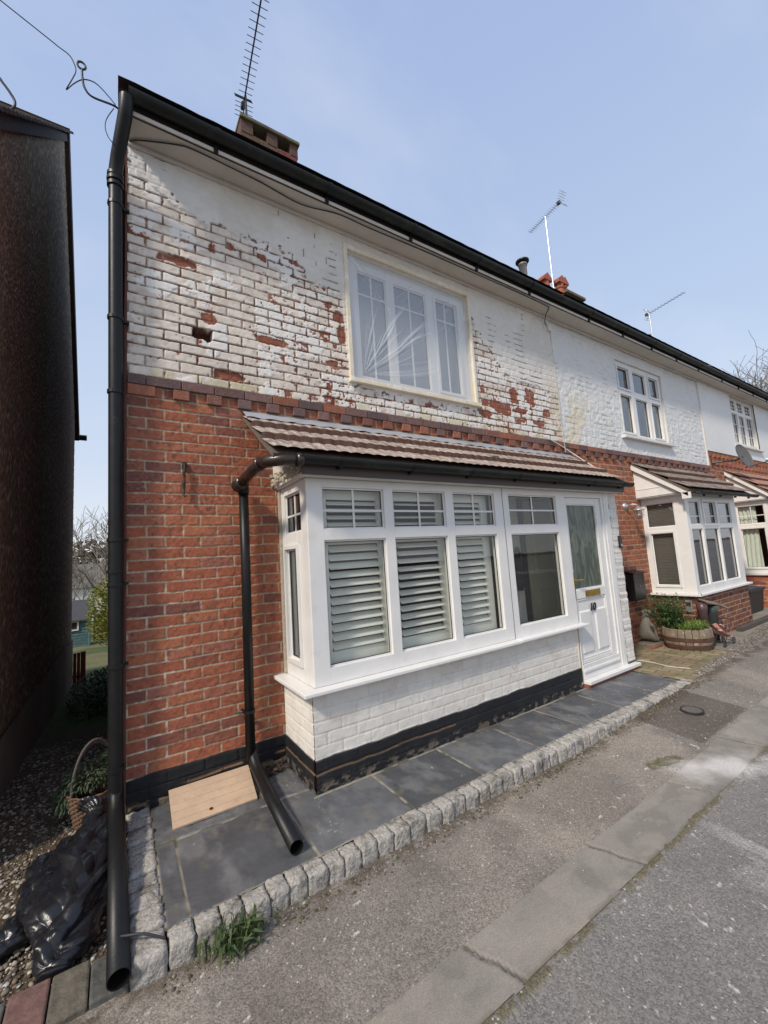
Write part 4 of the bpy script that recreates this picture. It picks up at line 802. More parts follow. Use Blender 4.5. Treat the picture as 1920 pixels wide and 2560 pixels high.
# house two forecourt: tan block paving, concrete flag beyond
def pavef(X,Y):
    s=900; a=math.radians(4); u=X*math.cos(a)+Y*math.sin(a); v=-X*math.sin(a)+Y*math.cos(a)
    c=np.floor(u/.105); off=np.mod(c,2)*.5; q=v/.205-off; bb=np.floor(q); du=np.minimum(q-bb,1-(q-bb))*.205; dz=u/.105-c; dz=np.minimum(dz,1-dz)*.105; d=np.minimum(du,dz)
    m=ss(.003,.008,d); t=hsh(c,bb,s); col=np.broadcast_to(np.array([.25,.205,.125]),X.shape+(3,))*(.75+.5*t)[...,None]*(.8+.4*fbm(X,Y,14,4,s+1))[...,None]
    col=mixc(col,(.20,.12,.08),(t>.85)*.7); col=mixc(np.broadcast_to(np.array([.09,.075,.045]),col.shape),col,m*0) *(1-m[...,None])+col*m[...,None]
    col=mixc(col,(.12,.125,.05),ss(.6,.7,fbm(X,Y,5,4,s+2))*.5)
    return m*.006+(fbm(X,Y,20,3,s+3)-.5)*.005,col
tag(grid('block_paving',(0,0,-.204),(1,0,0),(0,1,0),rng(4.9,6.55,.012),rng(-1.2,.0,.012),pavef,WALLM,keep=lambda X,Y:(X-4.9>(Y+1.2)*0)&(Y>-1.17+(X-5.0)*.015)&((X>5.07)|(Y<-.55))),kind='structure')
def concf(X,Y): return (fbm(X,Y,4,4,950)-.5)*.012,np.broadcast_to(np.array([.22,.195,.16]),X.shape+(3,))*(.75+.5*fbm(X,Y,5,5,951))[...,None]
tag(grid('concrete_forecourt',(0,0,-.205),(1,0,0),(0,1,0),rng(6.5,15,.03),rng(-1.16,0,.03),concf,WALLM),kind='structure')
b=MB(); b.box(7.9,9.6,-.74,-.66,-.21,-.14); o=b.build('edging_stone',mat('dark_stone',(.07,.06,.05),.9,.3,12,.5,30),bevel=.01); tag(o,kind='structure')
# ------------------------------------------------------------------ things on the ground
t=thing('timber_board',(.45,-.2,-.19),'pale plywood board with scored lines lying over the drain by the brick wall','board')
b=MB(); cr=[(.232,-.035,-.118),(.735,-.035,-.118),(.702,-.378,-.180),(.222,-.378,-.180)]
P=[Vector(p) for p in cr]; nn=(P[1]-P[0]).cross(P[3]-P[0]).normalized(); nn=-nn if nn.z<0 else nn
def bil(u,v): return P[0].lerp(P[1],u).lerp(P[3].lerp(P[2],u),v)
gv=[0,.2,.214,.42,.434,.62,.634,.83,.844,1.0]
for a,c in ((0,.2),(.206,.42),(.426,.62),(.626,.83),(.836,1)):
    q=[bil(0,a),bil(1,a),bil(1,c),bil(0,c)]; b.add([p for p in q]+[p-nn*.012 for p in q],[(0,3,2,1),(4,5,6,7),(0,1,5,4),(1,2,6,5),(2,3,7,6),(3,0,4,7)])
q=[bil(.004,.004),bil(.996,.004),bil(.996,.996),bil(.004,.996)]; b.add([p-nn*.009 for p in q]+[p-nn*.016 for p in q],[(0,3,2,1),(4,5,6,7),(0,1,5,4),(1,2,6,5),(2,3,7,6),(3,0,4,7)])
b.build('board_panel',mat('plywood',(.50,.36,.25),.75,.14,8,.25,60,var2=((.38,.24,.15),11,.6,.7)),t,bevel=.0015)
b=MB(); b.lathe([(0,.003),(.004,.003),(.004,0),(.012,0),(.012,.002),(.006,.002)],14,Matrix.Translation(bil(.44,.86))@nn.to_track_quat('Z','Y').to_matrix().to_4x4()); b.build('screw_cup',BRASS,t); settle(t)
MB().box(.18,.98,-.03,.0,-.2,-.16).build('dirt',MATS['kerb_mortar']); tag(bpy.data.objects['dirt'],kind='structure'); bpy.data.objects['dirt'].name='soil_strip'
# weeds and dead leaves round the drain corner
b=MB(); r=random.Random(21)
for k in range(170):
    x,y=r.uniform(.80,.99),r.uniform(-.16,-.01); M=Matrix.Translation((x,y,-.195+r.uniform(0,.035)))@Matrix.Rotation(r.uniform(0,6.3),4,'Z')@Matrix.Rotation(r.uniform(-1,1),4,'X'); l_=r.uniform(.008,.022)
    b.add([M@Vector(p) for p in ((-l_,0,0),(0,-l_*.4,.003),(l_,0,0),(0,l_*.4,.003))],[(0,1,2,3)])
tag(b.build('leaf_litter',mat('dead_leaves',(.05,.032,.022),.8,.5,30)),kind='stuff')
# bin bags: sagging black plastic, creased
def bag(pts,rad,s,label,flat=.62,neck=True,corner=0.):
    n,m_=300,220; P=[Vector(p) for p in pts]; K=len(P)-1
    T=np.linspace(0,1,n); ctr=[]; rr_=[]
    for tt in T:
        q=tt*K; i=min(int(q),K-1); f=q-i; g=lambda a:a
        p0=P[max(i-1,0)];p1=P[i];p2=P[i+1];p3=P[min(i+2,K)]
        c=.5*((2*p1)+(-p0+p2)*f+(2*p0-5*p1+4*p2-p3)*f*f+(-p0+3*p1-3*p2+p3)*f**3); ctr.append(c)
        r0=rad[max(i-1,0)];r1=rad[i];r2=rad[i+1];r3=rad[min(i+2,K)]
        rr_.append(max(.003,.5*((2*r1)+(-r0+r2)*f+(2*r0-5*r1+4*r2-r3)*f*f+(-r0+3*r1-3*r2+r3)*f**3)))
    d=(P[-1]-P[0]).normalized(); side=d.cross(Vector((0,0,1))).normalized(); up=side.cross(d)
    TH=np.linspace(0,2*np.pi,m_,endpoint=False); AA,TT=np.meshgrid(TH,T)
    C=np.array([tuple(c) for c in ctr])[:,None]; R_=np.array(rr_)[:,None]
    ca,sa=np.cos(AA),np.sin(AA); U=np.cos(AA)*1.3+np.sin(AA)*.0; Vv=TT*6
    Lb=(P[-1]-P[0]).length; X1=ca*R_*1.1; Y1=TT*Lb+sa*R_*.9
    wp=(fbm(X1+3,Y1,6,2,s)-.5)*.10; wq=(fbm(X1+9,Y1+4,6,2,s+1)-.5)*.10; rg=random.Random(s); cr_=0*X1
    for k in range(15):     # sharp straight folds crossing each other
        an=rg.uniform(-1.1,1.1)+ (1.57 if k%4==3 else 0); fq=(4.5,6,8,11,15)[k%5]; ph=(X1+wp)*math.cos(an)*fq+(Y1+wq)*math.sin(an)*fq*.8+rg.random()*9
        tri=np.abs(ph-np.floor(ph)-.5)*2; cr_=cr_+(tri**.75-.5)*(1.3/fq)*ss(.35,.6,fbm(X1+k,Y1-k,3.5,2,s+k))
    rid=cr_; pl=np.abs(np.sin(AA*7+cr_*6))*np.clip((TT-.74)/.26,0,1)
    disp=R_*(.98+.12*(fbm(X1,Y1,4,2,s+60)-.5)*2+.20*pl)+cr_*.115*np.minimum(1,R_/.06)
    w_=ca*disp*1.12; hgt=sa*disp*flat
    co=C+np.array(side)[None,None]*w_[...,None]+np.array(up)[None,None]*hgt[...,None]
    gzz=-.305; co[...,2]=np.maximum(co[...,2],gzz)
    v=co.reshape(-1,3); idx=np.arange(n*m_).reshape(n,m_); f=np.stack([idx[:-1],np.roll(idx[:-1],-1,1),np.roll(idx[1:],-1,1),idx[1:]],-1).reshape(-1,4)
    me=bpy.data.meshes.new('bin_bag'); me.from_pydata(v.tolist(),[],f.tolist()+[tuple(range(m_))[::-1],tuple(range((n-1)*m_,n*m_))]); me.update(); me.shade_smooth()
    return tag(link('bin_bag',me,mat('bag_plastic',(.011,.011,.013),.29,.3,5,.15,60,bd=.012,spec=.45)),label,'bin bag','bin bags in the passage')
bag([(-.25,-.90,-.29),(-.24,-.80,-.25),(-.215,-.60,-.21),(-.18,-.38,-.19),(-.155,-.2,-.18),(-.14,-.08,-.13),(-.14,-.03,-.10),(-.17,.03,-.08)],[.03,.085,.12,.125,.105,.05,.028,.05],31,'larger full black bin bag lying against the loose downpipe, its pointed corner towards the road',.72)
bag([(-.50,-.66,-.29),(-.44,-.58,-.275),(-.37,-.42,-.25),(-.31,-.20,-.24),(-.25,-.04,-.24)],[.03,.05,.062,.09,.04],47,'slimmer black bin bag trailing out over the gravel, left of the fuller one',.8)
# wicker basket with trailing plant
t=thing('wicker_basket',(-.17,.33,-.3),'wicker basket with a hoop handle behind the bin bags','basket')
b=MB(); H=.19; n=30
for k in range(n):
    a=6.283*k/n; b.tube([(-.17+.105*math.cos(a),.33+.105*math.sin(a),-.31),(-.17+.14*math.cos(a),.33+.14*math.sin(a),-.31+H)],.004,5)
b2=MB()
for j in range(15):
    z=-.30+H*j/14; R_=.107+.035*j/14; pts=[]
    for k in range(121):
        a=6.283*k/120; rr2=R_+.0055*math.cos(n/2*a+math.pi*(j%2)); pts.append((-.17+rr2*math.cos(a),.33+rr2*math.sin(a),z))
    b2.tube(pts,.0062,6,caps=False)
WICK=mat('wicker',(.13,.075,.045),.7,.35,30,.4,60)
b.build('stake',WICK,t); b2.build('basket_weave',WICK,t)
b=MB(); b.tube([(-.17+.12*math.cos(a),.33+.05*math.cos(a),-.12+.31*math.sin(a)) for a in np.linspace(0,math.pi,20)],.009,8); b.tube([(-.17+.12*math.cos(a),.34+.05*math.cos(a),-.12+.29*math.sin(a)) for a in np.linspace(0,math.pi,20)],.007,8); b.build('basket_handle',mat('grey_wicker',(.09,.08,.07),.8,.2,20),t); settle(t)
def leaves(b,c,rad,n,l,w,s,up=.3,droop=0.,spread=1.):
    r=random.Random(s)
    for k in range(n):
        a=r.uniform(0,6.283); ph=r.uniform(-.2,1); rr2=r.random()**.5
        p=Vector((c[0]+rad[0]*rr2*math.cos(a),c[1]+rad[1]*rr2*math.sin(a),c[2]+rad[2]*r.uniform(-1,1)*math.sqrt(max(0,1-rr2*rr2*.8))))
        d=Vector((math.cos(a)*spread+r.uniform(-.6,.6),math.sin(a)*spread+r.uniform(-.6,.6),up+r.uniform(-.6,.6))).normalized(); s_=d.cross(Vector((r.uniform(-.4,.4),r.uniform(-.4,.4),1))).normalized()*w*r.uniform(.6,1.2); L=l*r.uniform(.6,1.3)
        q=p+d*L*.5+Vector((0,0,-droop*L*.1)); e_=p+d*L+Vector((0,0,-droop*L*.5))
        b.add([p-s_*.3,p+s_*.3,q+s_,q-s_,e_],[(0,1,2,3),(3,2,4)])
    return b
LEAFD=mat('dark_leaves',(.045,.07,.03),.6,.5,14); LEAFG=mat('green_leaves',(.055,.085,.025),.6,.45,16); LEAFR=mat('rosemary_leaves',(.07,.125,.035),.65,.4,10)
b=MB(); leaves(b,(-.18,.38,-.04),(.15,.14,.08),1000,.035,.006,51,.3,.8)
leaves(b,(-.31,.40,-.14),(.07,.10,.09),420,.035,.006,52,-.2,1.2); leaves(b,(-.08,.36,.03),(.05,.06,.06),200,.03,.011,53,.5,0)
tag(b.build('trailing_plant',LEAFD),'straggly dark leaved plant spilling out of the wicker basket','plant')
b=MB(); r=random.Random(71)
for k in range(210):
    a=r.uniform(0,6.28); x0=.38+r.gauss(0,.055); y0=-1.215-abs(r.gauss(0,.03)); h_=r.uniform(.01,.075); L=r.uniform(.012,.055)
    p=Vector((x0,y0,-.285+r.uniform(0,.04))); q=p+Vector((math.cos(a)*L*.4,math.sin(a)*L*.4,h_)); e_=q+Vector((math.cos(a)*L,math.sin(a)*L,-h_*r.uniform(-.2,.6))); s_=Vector((-math.sin(a),math.cos(a),r.uniform(-.5,.5)))*r.choice((.002,.003,.006,.008))
    b.add([p-s_*.2,p+s_*.2,q+s_,q-s_,e_],[(0,1,2,3),(3,2,4)])
for k in range(9):
    a=r.uniform(0,6.28); x0=.38+r.gauss(0,.04); b.tube([(x0,-1.21,-.28),(x0+.03*math.cos(a),-1.2+.02*math.sin(a),-.22),(x0+.09*math.cos(a),-1.2+.06*math.sin(a),-.19)],.0012,4)
tag(b.build('weed',LEAFG),'tuft of green weeds growing out of the kerb foot beside the tarmac','weed')
t=thing('manhole_cover',(4.18,-1.45,-.28),'small round metal cover set in the darker tarmac patch','manhole cover')
gz=float(road_z(np.array(4.18),np.array(-1.45)))
b=MB(); b.lathe([(.0,.007),(.075,.007),(.078,.002)],28,Matrix.Translation((4.18,-1.45,gz+.004))); b.build('cover',mat('iron_cover',(.12,.105,.088),.85,.35,60,.9,90),t)
b=MB(); b.lathe([(.080,.0),(.080,.008),(.087,.008),(.089,-.004)],28,Matrix.Translation((4.18,-1.45,gz+.004))); b.build('cover_ring',mat('iron_ring',(.03,.03,.035),.6,.3,30,metal=.3),t); settle(t)
# barrel planter
def barrel(x,y,z):
    t=thing('barrel_planter',(x,y,z),'weathered half barrel planter with rusty hoops on the gravel by the bay','planter')
    b=MB(); n=22
    for k in range(n):
        a0,a1=6.283*k/n+.012,6.283*(k+1)/n-.012; o=random.Random(k).uniform(-.006,.006)
        pr=[(.25,0),(.275,.09),(.285,.17),(.278,.275+o),(.25,.275+o),(.25,.2)]; v=[(x+r*math.cos(a),y+r*math.sin(a),z+h) for r,h in pr for a in (a0,a1)]
        b.add(v,[(2*i,2*i+1,2*i+3,2*i+2) for i in range(5)]+[(0,2,4,6,8,10),(1,11,9,7,5,3)])
    b.build('stave',mat('weathered_oak',(.20,.155,.11),.85,.4,9,.7,30,var2=((.42,.38,.31),12,.58,.68)),t,bevel=.004)
    b=MB()
    for h,r0,r1 in ((.125,.284,.2875),(.03,.265,.275)): b.lathe([(r0-.004,h-.0),(r0+.004,h),(r1+.003,h+.045),(r1-.004,h+.045)],40,Matrix.Translation((x,y,z)))
    b.build('hoop',mat('rusty_hoop',(.11,.05,.035),.75,.4,14,.4,40,metal=.3),t)
    MB().lathe([(0,.24),(.248,.235)],24,Matrix.Translation((x,y,z))).build('soil',MATS['kerb_mortar'],t); settle(t)
barrel(6.42,-.59,-.2)
b=MB(); r=random.Random(90)
for k in range(190):     # rosemary-like stems with short needles
    a=r.uniform(0,6.28); x0=6.40+r.gauss(0,.06); y0=-.42+r.gauss(0,.07); H_=r.uniform(.16,.47); lx,ly=r.gauss(-.05,.11),r.gauss(.02,.10)
    pts=[Vector((x0+lx*q*q*1.3,y0+ly*q*q*1.3,.02+H_*q)) for q in np.linspace(0,1,12)]
    for i in range(1,12):
        for j in range(6):
            d=Vector((r.gauss(0,1),r.gauss(0,1),.9)).normalized()*r.uniform(.025,.05); s_=d.cross(Vector((0,.3,1))).normalized()*.0048; p=pts[i]
            b.add([p-s_,p+s_,p+d],[(0,1,2)])
tag(b.build('rosemary_bush',LEAFR),'bushy upright green herb growing at the back of the half barrel','shrub')
b=MB(); r=random.Random(91)
for k in range(420):
    a=r.uniform(0,6.28); q=r.random()**.5*.24; x0=6.52+q*math.cos(a); y0=-.62+q*.6*math.sin(a); p=Vector((x0,y0,.03)); a=r.uniform(0,6.28); L=r.uniform(.05,.13)
    m1=p+Vector((math.cos(a)*L*.4,math.sin(a)*L*.4,L*.9)); e_=m1+Vector((math.cos(a)*L*.8,math.sin(a)*L*.8,-L*.3)); s_=Vector((-math.sin(a),math.cos(a),0))*.004
    b.add([p-s_,p+s_,m1+s_,m1-s_,e_],[(0,1,2,3),(3,2,4)])
tag(b.build('bulb_leaves',mat('bright_leaves',(.13,.19,.035),.55,.4,12)),'strappy bright green leaves along the front rim of the half barrel','plant')
# seated stone animal statue by the wall
def skin(name,verts,edges,radii,m,parent=None,sub=2,root=0):
    me=bpy.data.meshes.new(name); me.from_pydata(verts,edges,[]); o=link(name,me,m,parent)
    o.modifiers.new('s','SKIN'); sk=me.skin_vertices[0].data
    for i,q in enumerate(radii): sk[i].radius=(q,q) if not isinstance(q,tuple) else q
    sk[root].use_root=True; u=o.modifiers.new('u','SUBSURF'); u.levels=sub; u.render_levels=sub; return o
sx,sy,sz=6.20,-.17,-.2; t=thing('stone_statue',(sx,sy,sz),'weathered grey stone animal statue sitting upright against the brick wall','statue')
STN=mat('weathered_stone',(.17,.155,.13),.9,.3,14,.7,35,var2=((.09,.085,.06),7,.52,.65))
V=[(0,0,.10),(0,0,.20),(.01,-.005,.29),(.02,-.01,.36),(.035,-.02,.41),(.09,-.045,.395),(.125,-.06,.385), (.05,-.075,.24),(.10,-.08,.17),(.115,-.085,.05),(.06,.055,.24),(.11,.045,.16),(.12,.04,.05),(.03,-.085,.08),(.11,-.11,.04),(.03,.08,.08),(.11,.08,.04),(.02,-.055,.445),(.02,.035,.445)]
E_=[(0,1),(1,2),(2,3),(3,4),(4,5),(5,6),(2,7),(7,8),(8,9),(2,10),(10,11),(11,12),(0,13),(13,14),(0,15),(15,16),(4,17),(4,18)]
R_=[.066,.062,.050,.034,.060,.046,.034,.026,.022,.022,.026,.022,.022,.045,.028,.045,.028,.016,.016]
skin('body',[(sx+a,sy+b_,sz+.04+c) for a,b_,c in V],E_,R_,STN,t)
MB().box(sx-.08,sx+.16,sy-.13,sy+.10,sz-.01,sz+.045).build('plinth',STN,t,bevel=.012); settle(t)
o=MB().box(6.05,6.30,-.33,-.22,-.198,-.172,Matrix.Translation((0,0,0))).build('clay_tile',mat('clay_tile_red',(.22,.09,.06),.85,.3,12,.3,40),bevel=.004); tag(o,'broken reddish clay tile lying on the pavers in front of the statue','tile')
# rustic plank table with pots below, by the bay front
o=MB(); o.add([(6.690,-0.770,.395),(6.850,-0.610,.41),(7.350,-0.690,.265),(7.310,-0.810,.235),(6.690,-0.770,.36),(6.850,-0.610,.375),(7.350,-0.690,.235),(7.310,-0.810,.205),(7.030,-0.780,.33),(7.070,-0.620,.36),(7.030,-0.780,.295),(7.070,-0.620,.325)],[(0,8,9,1),(8,3,2,9),(4,5,11,10),(10,11,6,7),(0,4,10,8),(8,10,7,3),(1,9,11,5),(9,2,6,11),(0,1,5,4),(3,7,6,2)])
tag(o.build('driftwood_plank',mat('driftwood',(.23,.18,.13),.85,.35,8,.7,25),bevel=.012),'curved weathered plank resting on two pots below the middle house bay window','plank')
def gpot(x,y,r,h,m,label):
    t=thing('plant_pot',(x,y,-.2),label,'plant pot'); MB().lathe([(0,0),(r*.75,0),(r*.95,h*.8),(r*1.05,h*.82),(r*1.08,h),(r*.95,h),(r*.9,h*.8),(0,h*.78)],24,Matrix.Translation((x,y,-.2))).build('pot_body',m,t,smooth=True); settle(t)
gpot(6.74,-.685,.06,.56,mat('purple_glaze',(.085,.045,.05),.4,.3,8),'tall dull purple pot under the left end of the weathered plank')
gpot(6.98,-.70,.075,.50,mat('green_glaze',(.045,.06,.055),.4,.3,8),'dark green pot under the middle of the weathered plank')
# meter on the bay side, doll pram
t=thing('meter_box',(6.87,-.47,.25),'small pale grey box with a dark window fixed to the bay side above the planter','meter'); MB().box(6.865,6.889,-.52,-.44,.20,.37).build('box_body',GALV,t,bevel=.004); MB().box(6.858,6.8645,-.51,-.45,.29,.345).build('box_window',DKMET,t); settle(t)
t=thing('doll_pram',(6.86,-.83,-.2),'small toy pram with a pink blanket standing beside the half barrel','toy pram')
b=MB(); px,py=6.86,-.84
def ring(b,c,r,ax,w=.0065):
    b.tube([(c[0]+r*math.cos(a),c[1],c[2]+r*math.sin(a)) for a in np.linspace(0,6.283,25)],w,6,caps=False)
    for k in range(4): a=k*.785; b.tube([(c[0]-r*math.cos(a),c[1],c[2]-r*math.sin(a)),(c[0]+r*math.cos(a),c[1],c[2]+r*math.sin(a))],.0015,4)
for dx in (-.15,.16):
    for dy in (-.06,.06):
        w=MB(); ring(w,(px+dx,py+dy,-.158),.042,0); w.build('wheel',DKMET,t)
b.tube([(px-.15,py-.06,-.158),(px-.15,py+.06,-.158)],.003,6); b.tube([(px+.16,py-.06,-.158),(px+.16,py+.06,-.158)],.003,6)
for dy in (-.06,.06): b.tube([(px-.15,py+dy*.9,-.158),(px+.16,py+dy*.9,-.158)],.0045,6); b.tube([(px-.15,py+dy*.9,-.158),(px+.03,py+dy,-.02),(px+.19,py+dy,.12)],.005,6); b.tube([(px+.16,py+dy*.9,-.158),(px-.08,py+dy,.02)],.0045,6)
b.tube([(px+.19,py-.06,.12),(px+.19,py+.06,.12)],.007,6); b.build('pram_frame',DKMET,t)
def blf(U,W): return .012*np.sin(U*60+W*30)+.01*fbm(U,W,14,3,5)+.035*np.sin(W*9.),np.broadcast_to(np.array([.6,.3,.25]),U.shape+(3,))
grid('blanket',(px-.15,py-.075,.10),(0,1,0),(.80,0,-.6),rng(0,.15,.01),rng(0,.33,.01),blf,mat('pink_cloth',(.62,.30,.25),.9,.15,10,var2=((.62,.10,.12),14,.55,.65)),t)
MB().lathe([(.0,.0),(.03,.01),(.045,.05),(.04,.09),(0,.11)],12,Matrix.Translation((px-.08,py,-.02))@Matrix.Rotation(.5,4,'Y')).build('doll_bundle',mat('cream_cloth',(.6,.45,.38),.9,.1,9),t); settle(t)
# recycling box by house three
t=thing('recycling_box',(9.85,-.2,-.2),'black recycling crate with a dark net lid by the far bay','recycling box')
b=MB(); b.add([(9.62,-.36,-.2),(10.32,-.36,-.2),(10.32,.0,-.2),(9.62,.0,-.2),(9.58,-.40,.22),(10.36,-.40,.22),(10.36,.0,.22),(9.58,.0,.22)],[(0,3,2,1),(0,1,5,4),(1,2,6,5),(2,3,7,6),(3,0,4,7)]); b.box(9.56,10.38,-.42,-.395,.19,.235); b.box(9.56,9.585,-.395,0,.19,.235); b.build('crate_body',mat('black_crate',(.01,.01,.012),.5,.2,5),t,bevel=.006)
def netf(U,W): return .05*np.sin(W*6.)*np.sin(U*4)+.02*fbm(U,W,9,3,77),np.broadcast_to(np.array([.03,.04,.05]),U.shape+(3,))
grid('net_lid',(9.6,-.38,.225),(1,0,0),(0,1,0),rng(0,.76,.02),rng(0,.36,.02),netf,mat('dark_net',(.03,.04,.055),.7,.5,20,.5,30),t); settle(t)
# wall lamp
t=thing('wall_lamp',(6.40,0,1.80),'galvanised lantern wall lamp with a caged glass on the brick beside the middle bay','wall lamp')
b=MB(); MR=Matrix.Translation((6.40,-.0,1.80))@Matrix.Rotation(math.pi/2,4,'X'); b.lathe([(.055,0),(.055,.012),(.03,.03),(.018,.05),(0,.05)],18,MR); b.build('wall_plate',GALV,t,smooth=True)
MB().tube([(6.40,-.04,1.80),(6.43,-.10,1.82),(6.45,-.15,1.81),(6.455,-.165,1.77)],.009,10).build('lamp_arm',GALV,t,smooth=True)
MB().lathe([(.0,.05),(.035,.045),(.045,.02),(.075,.008),(.078,-.008),(.05,-.01),(.0,-.01)],22,Matrix.Translation((6.455,-.165,1.725))).build('lamp_shade',GALV,t,smooth=True)
MB().lathe([(.048,0),(.052,-.04),(.048,-.09),(.03,-.125),(0,-.135)],18,Matrix.Translation((6.455,-.165,1.715))).build('lamp_glass',glassmat('clear_glass',tint=(.86,.86,.84),boost=2.2),t,smooth=True)
MB().lathe([(0,0),(.018,-.0),(.026,-.04),(.018,-.07),(0,-.08)],12,Matrix.Translation((6.455,-.165,1.71))).build('bulb',mat('bulb_white',(.6,.55,.45),.3,.05),t,smooth=True)
b=MB()
for k in range(4): a=k*1.571+.3; b.tube([(6.455+.062*math.cos(a),-.165+.062*math.sin(a),1.715),(6.455+.064*math.cos(a),-.165+.064*math.sin(a),1.62),(6.455+.02*math.cos(a),-.165+.02*math.sin(a),1.575)],.003,6)
b.tube([(6.455+.064*math.cos(a),-.165+.064*math.sin(a),1.65) for a in np.linspace(0,6.283,21)],.003,6); b.build('lamp_cage',GALV,t); settle(t)
t=thing('letter_box',(6.3,-.07,.4),'black metal letter box on the brick wall right of the white front door','letter box')
b=MB(); b.box(6.14,6.44,-.13,0,.42,.80); b.build('box_body',mat('satin_black',(.012,.012,.013),.35,.2,6),t,bevel=.006); b=MB(); b.add([(6.13,-.145,.80),(6.45,-.145,.80),(6.45,0,.83),(6.13,0,.83),(6.13,-.145,.812),(6.45,-.145,.812),(6.45,0,.845),(6.13,0,.845)],[(0,3,2,1),(4,5,6,7),(0,1,5,4),(1,2,6,5),(3,0,4,7)]); b.build('box_lid',MATS['satin_black'],t)
MB().lathe([(.007,0),(.007,.006),(0,.006)],10,Matrix.Translation((6.29,-.13,.62))@Matrix.Rotation(math.pi/2,4,'X')).build('lock',GALV,t); settle(t)
t=thing('doorbell',(5.05,-.56,1.28),'small black doorbell on the white brick pier beside the door','doorbell'); MB().box(5.015,5.07,-.585,-.563,1.20,1.35).build('bell_body',MATS['satin_black'],t,bevel=.004); MB().lathe([(.016,0),(.016,.004),(0,.005)],14,Matrix.Translation((5.043,-.585,1.235))@Matrix.Rotation(math.pi/2,4,'X')).build('button',GALV,t); settle(t)
# satellite dish
t=thing('satellite_dish',(10.2,0,2.72),'dark grey mesh satellite dish on an arm above the far bay roof','satellite dish')
dc=Vector((10.50,-.36,2.80)); Md=Matrix.Translation(dc)@Matrix.Rotation(math.radians(-10),4,'Z')@Matrix.Rotation(math.radians(74),4,'X')
prf=[(r_,.16*(r_/.30)**2*.3) for r_ in np.linspace(0.001,.27,10)]; MB().lathe(prf+[(.272,.046),(.27,.040)]+[(a,c-.006) for a,c in prf[::-1]],30,Md@Matrix.Diagonal((.82,1,1,1))).build('dish',mat('dish_mesh',(.10,.095,.09),.6,.25,12),t,smooth=True)
MB().tube([(10.0,0,2.72),(10.05,-.15,2.72),(10.35,-.30,2.74),dc],.016,8).build('dish_arm',DKMET,t); MB().box(9.97,10.03,-.012,0,2.63,2.82).build('wall_plate',DKMET,t)
b=MB(); b.tube([dc+Vector((0,-.01,-.22)),dc+Vector((.06,-.36,-.16))],.009,8); b.build('feed_arm',DKMET,t); b=MB(); b.tube([dc+Vector((.06,-.40,-.15)),dc+Vector((.05,-.33,-.12))],.028,12); b.build('receiver',GALV,t); settle(t)
# aerials
def aerial(base,top,b0,b1,n,el,m,label,rings=False,refl=1):
    t=thing('tv_aerial',base,label,'tv aerial','tv aerials on the chimneys')
    MB().tube([base,top],.013,8).build('mast',m,t)
    P0,P1=Vector(b0),Vector(b1); d=(P1-P0).normalized(); s_=Vector((0,0,1)).cross(d).normalized(); b=MB(); b.tube([P0,P1],.008,6); b.build('boom',m,t)
    b=MB()
    for k in range(n): c=P0.lerp(P1,(k+.5)/n); b.tube([c-s_*el,c+s_*el],.0035,5)
    b.build('element',m,t)
    b=MB(); q=P0
    for k in range(4):
        for sg in (1,-1): c=q-d*(.02*k)+Vector((0,0,sg*(.03+.035*k))); b.tube([c-s_*el*1.3,c+s_*el*1.3],.0035,5)
    b.tube([q+Vector((0,0,.14))-d*.06,q,q+Vector((0,0,-.14))-d*.06],.006,6); b.build('reflector',m,t); MB().box(P0.x-.02,P0.x+.02,P0.y+.04-.02,P0.y+.08,P0.z-.03,P0.z+.03).build('clamp',DKMET,t); settle(t)
aerial((1.17,1.0,6.38),(1.165,1.0,6.66),(1.155,1.03,6.60),(1.045,-.35,6.66),21,.075,DKMET,'long many rung tv aerial on the nearest brick chimney, above the upper window house')
aerial((6.93,1.05,6.0),(6.93,1.05,7.66),(6.885,.68,7.67),(6.99,1.46,7.65),17,.07,ALU,'tv aerial on a long striped mast by the red chimney pots')
aerial((10.84,1.05,6.0),(10.84,1.05,6.76),(10.84,1.06,6.76),(10.66,.22,6.76),11,.08,ALU,'farthest tv aerial above the small dark capped chimney')
# cables and hooks
def cable(pts,r,m,label,name='cable',cat='cable'):
    P=[Vector(p) for p in pts]; o=[]
    for i in range(len(P)-1):
        p0=P[max(i-1,0)];p1=P[i];p2=P[i+1];p3=P[min(i+2,len(P)-1)]
        for f in np.linspace(0,1,7)[:-1]: o.append(.5*((2*p1)+(-p0+p2)*f+(2*p0-5*p1+4*p2-p3)*f*f+(-p0+3*p1-3*p2+p3)*f**3))
    o.append(P[-1]); return tag(MB().tube(o,r,6).build(name,m,smooth=True),label,cat)
CAB=mat('black_cable',(.03,.03,.032),.6,.3,20)
cable([(-1.9,-.3,5.29),(-1.2,-.3,4.975),(-.652,-.3,4.734),(-.416,-.3,4.63),(-.378,-.3,4.612),(-.319,-.3,4.587),(-.292,-.3,4.535),(-.286,-.3,4.49),(-.305,-.3,4.42),(-.335,-.26,4.375),(-.297,-.25,4.455),(-.252,-.25,4.513),(-.2,-.25,4.532),(-.153,-.25,4.512),(-.083,-.25,4.446),(-.07,-.24,4.43)],.0035,CAB,'thin overhead telephone wire coming in from the sky and curling to the eaves corner')
cable([(-.083,-.2,4.455),(-.121,-.2,4.358),(-.131,-.2,4.286),(-.115,-.2,4.223),(-.087,-.2,4.187),(-.04,-.10,4.22)],.003,CAB,'short loop of thin cable hanging beside the top bend of the downpipe')
cable([(-.258,-.25,4.588),(-.254,-.25,4.519),(-.241,-.25,4.456),(-.199,-.25,4.417),(-.083,-.25,4.424),(-.03,-.22,4.43)],.007,DKMET,'curved iron wire bracket at the eaves corner ending in a ring','wire_bracket','bracket')
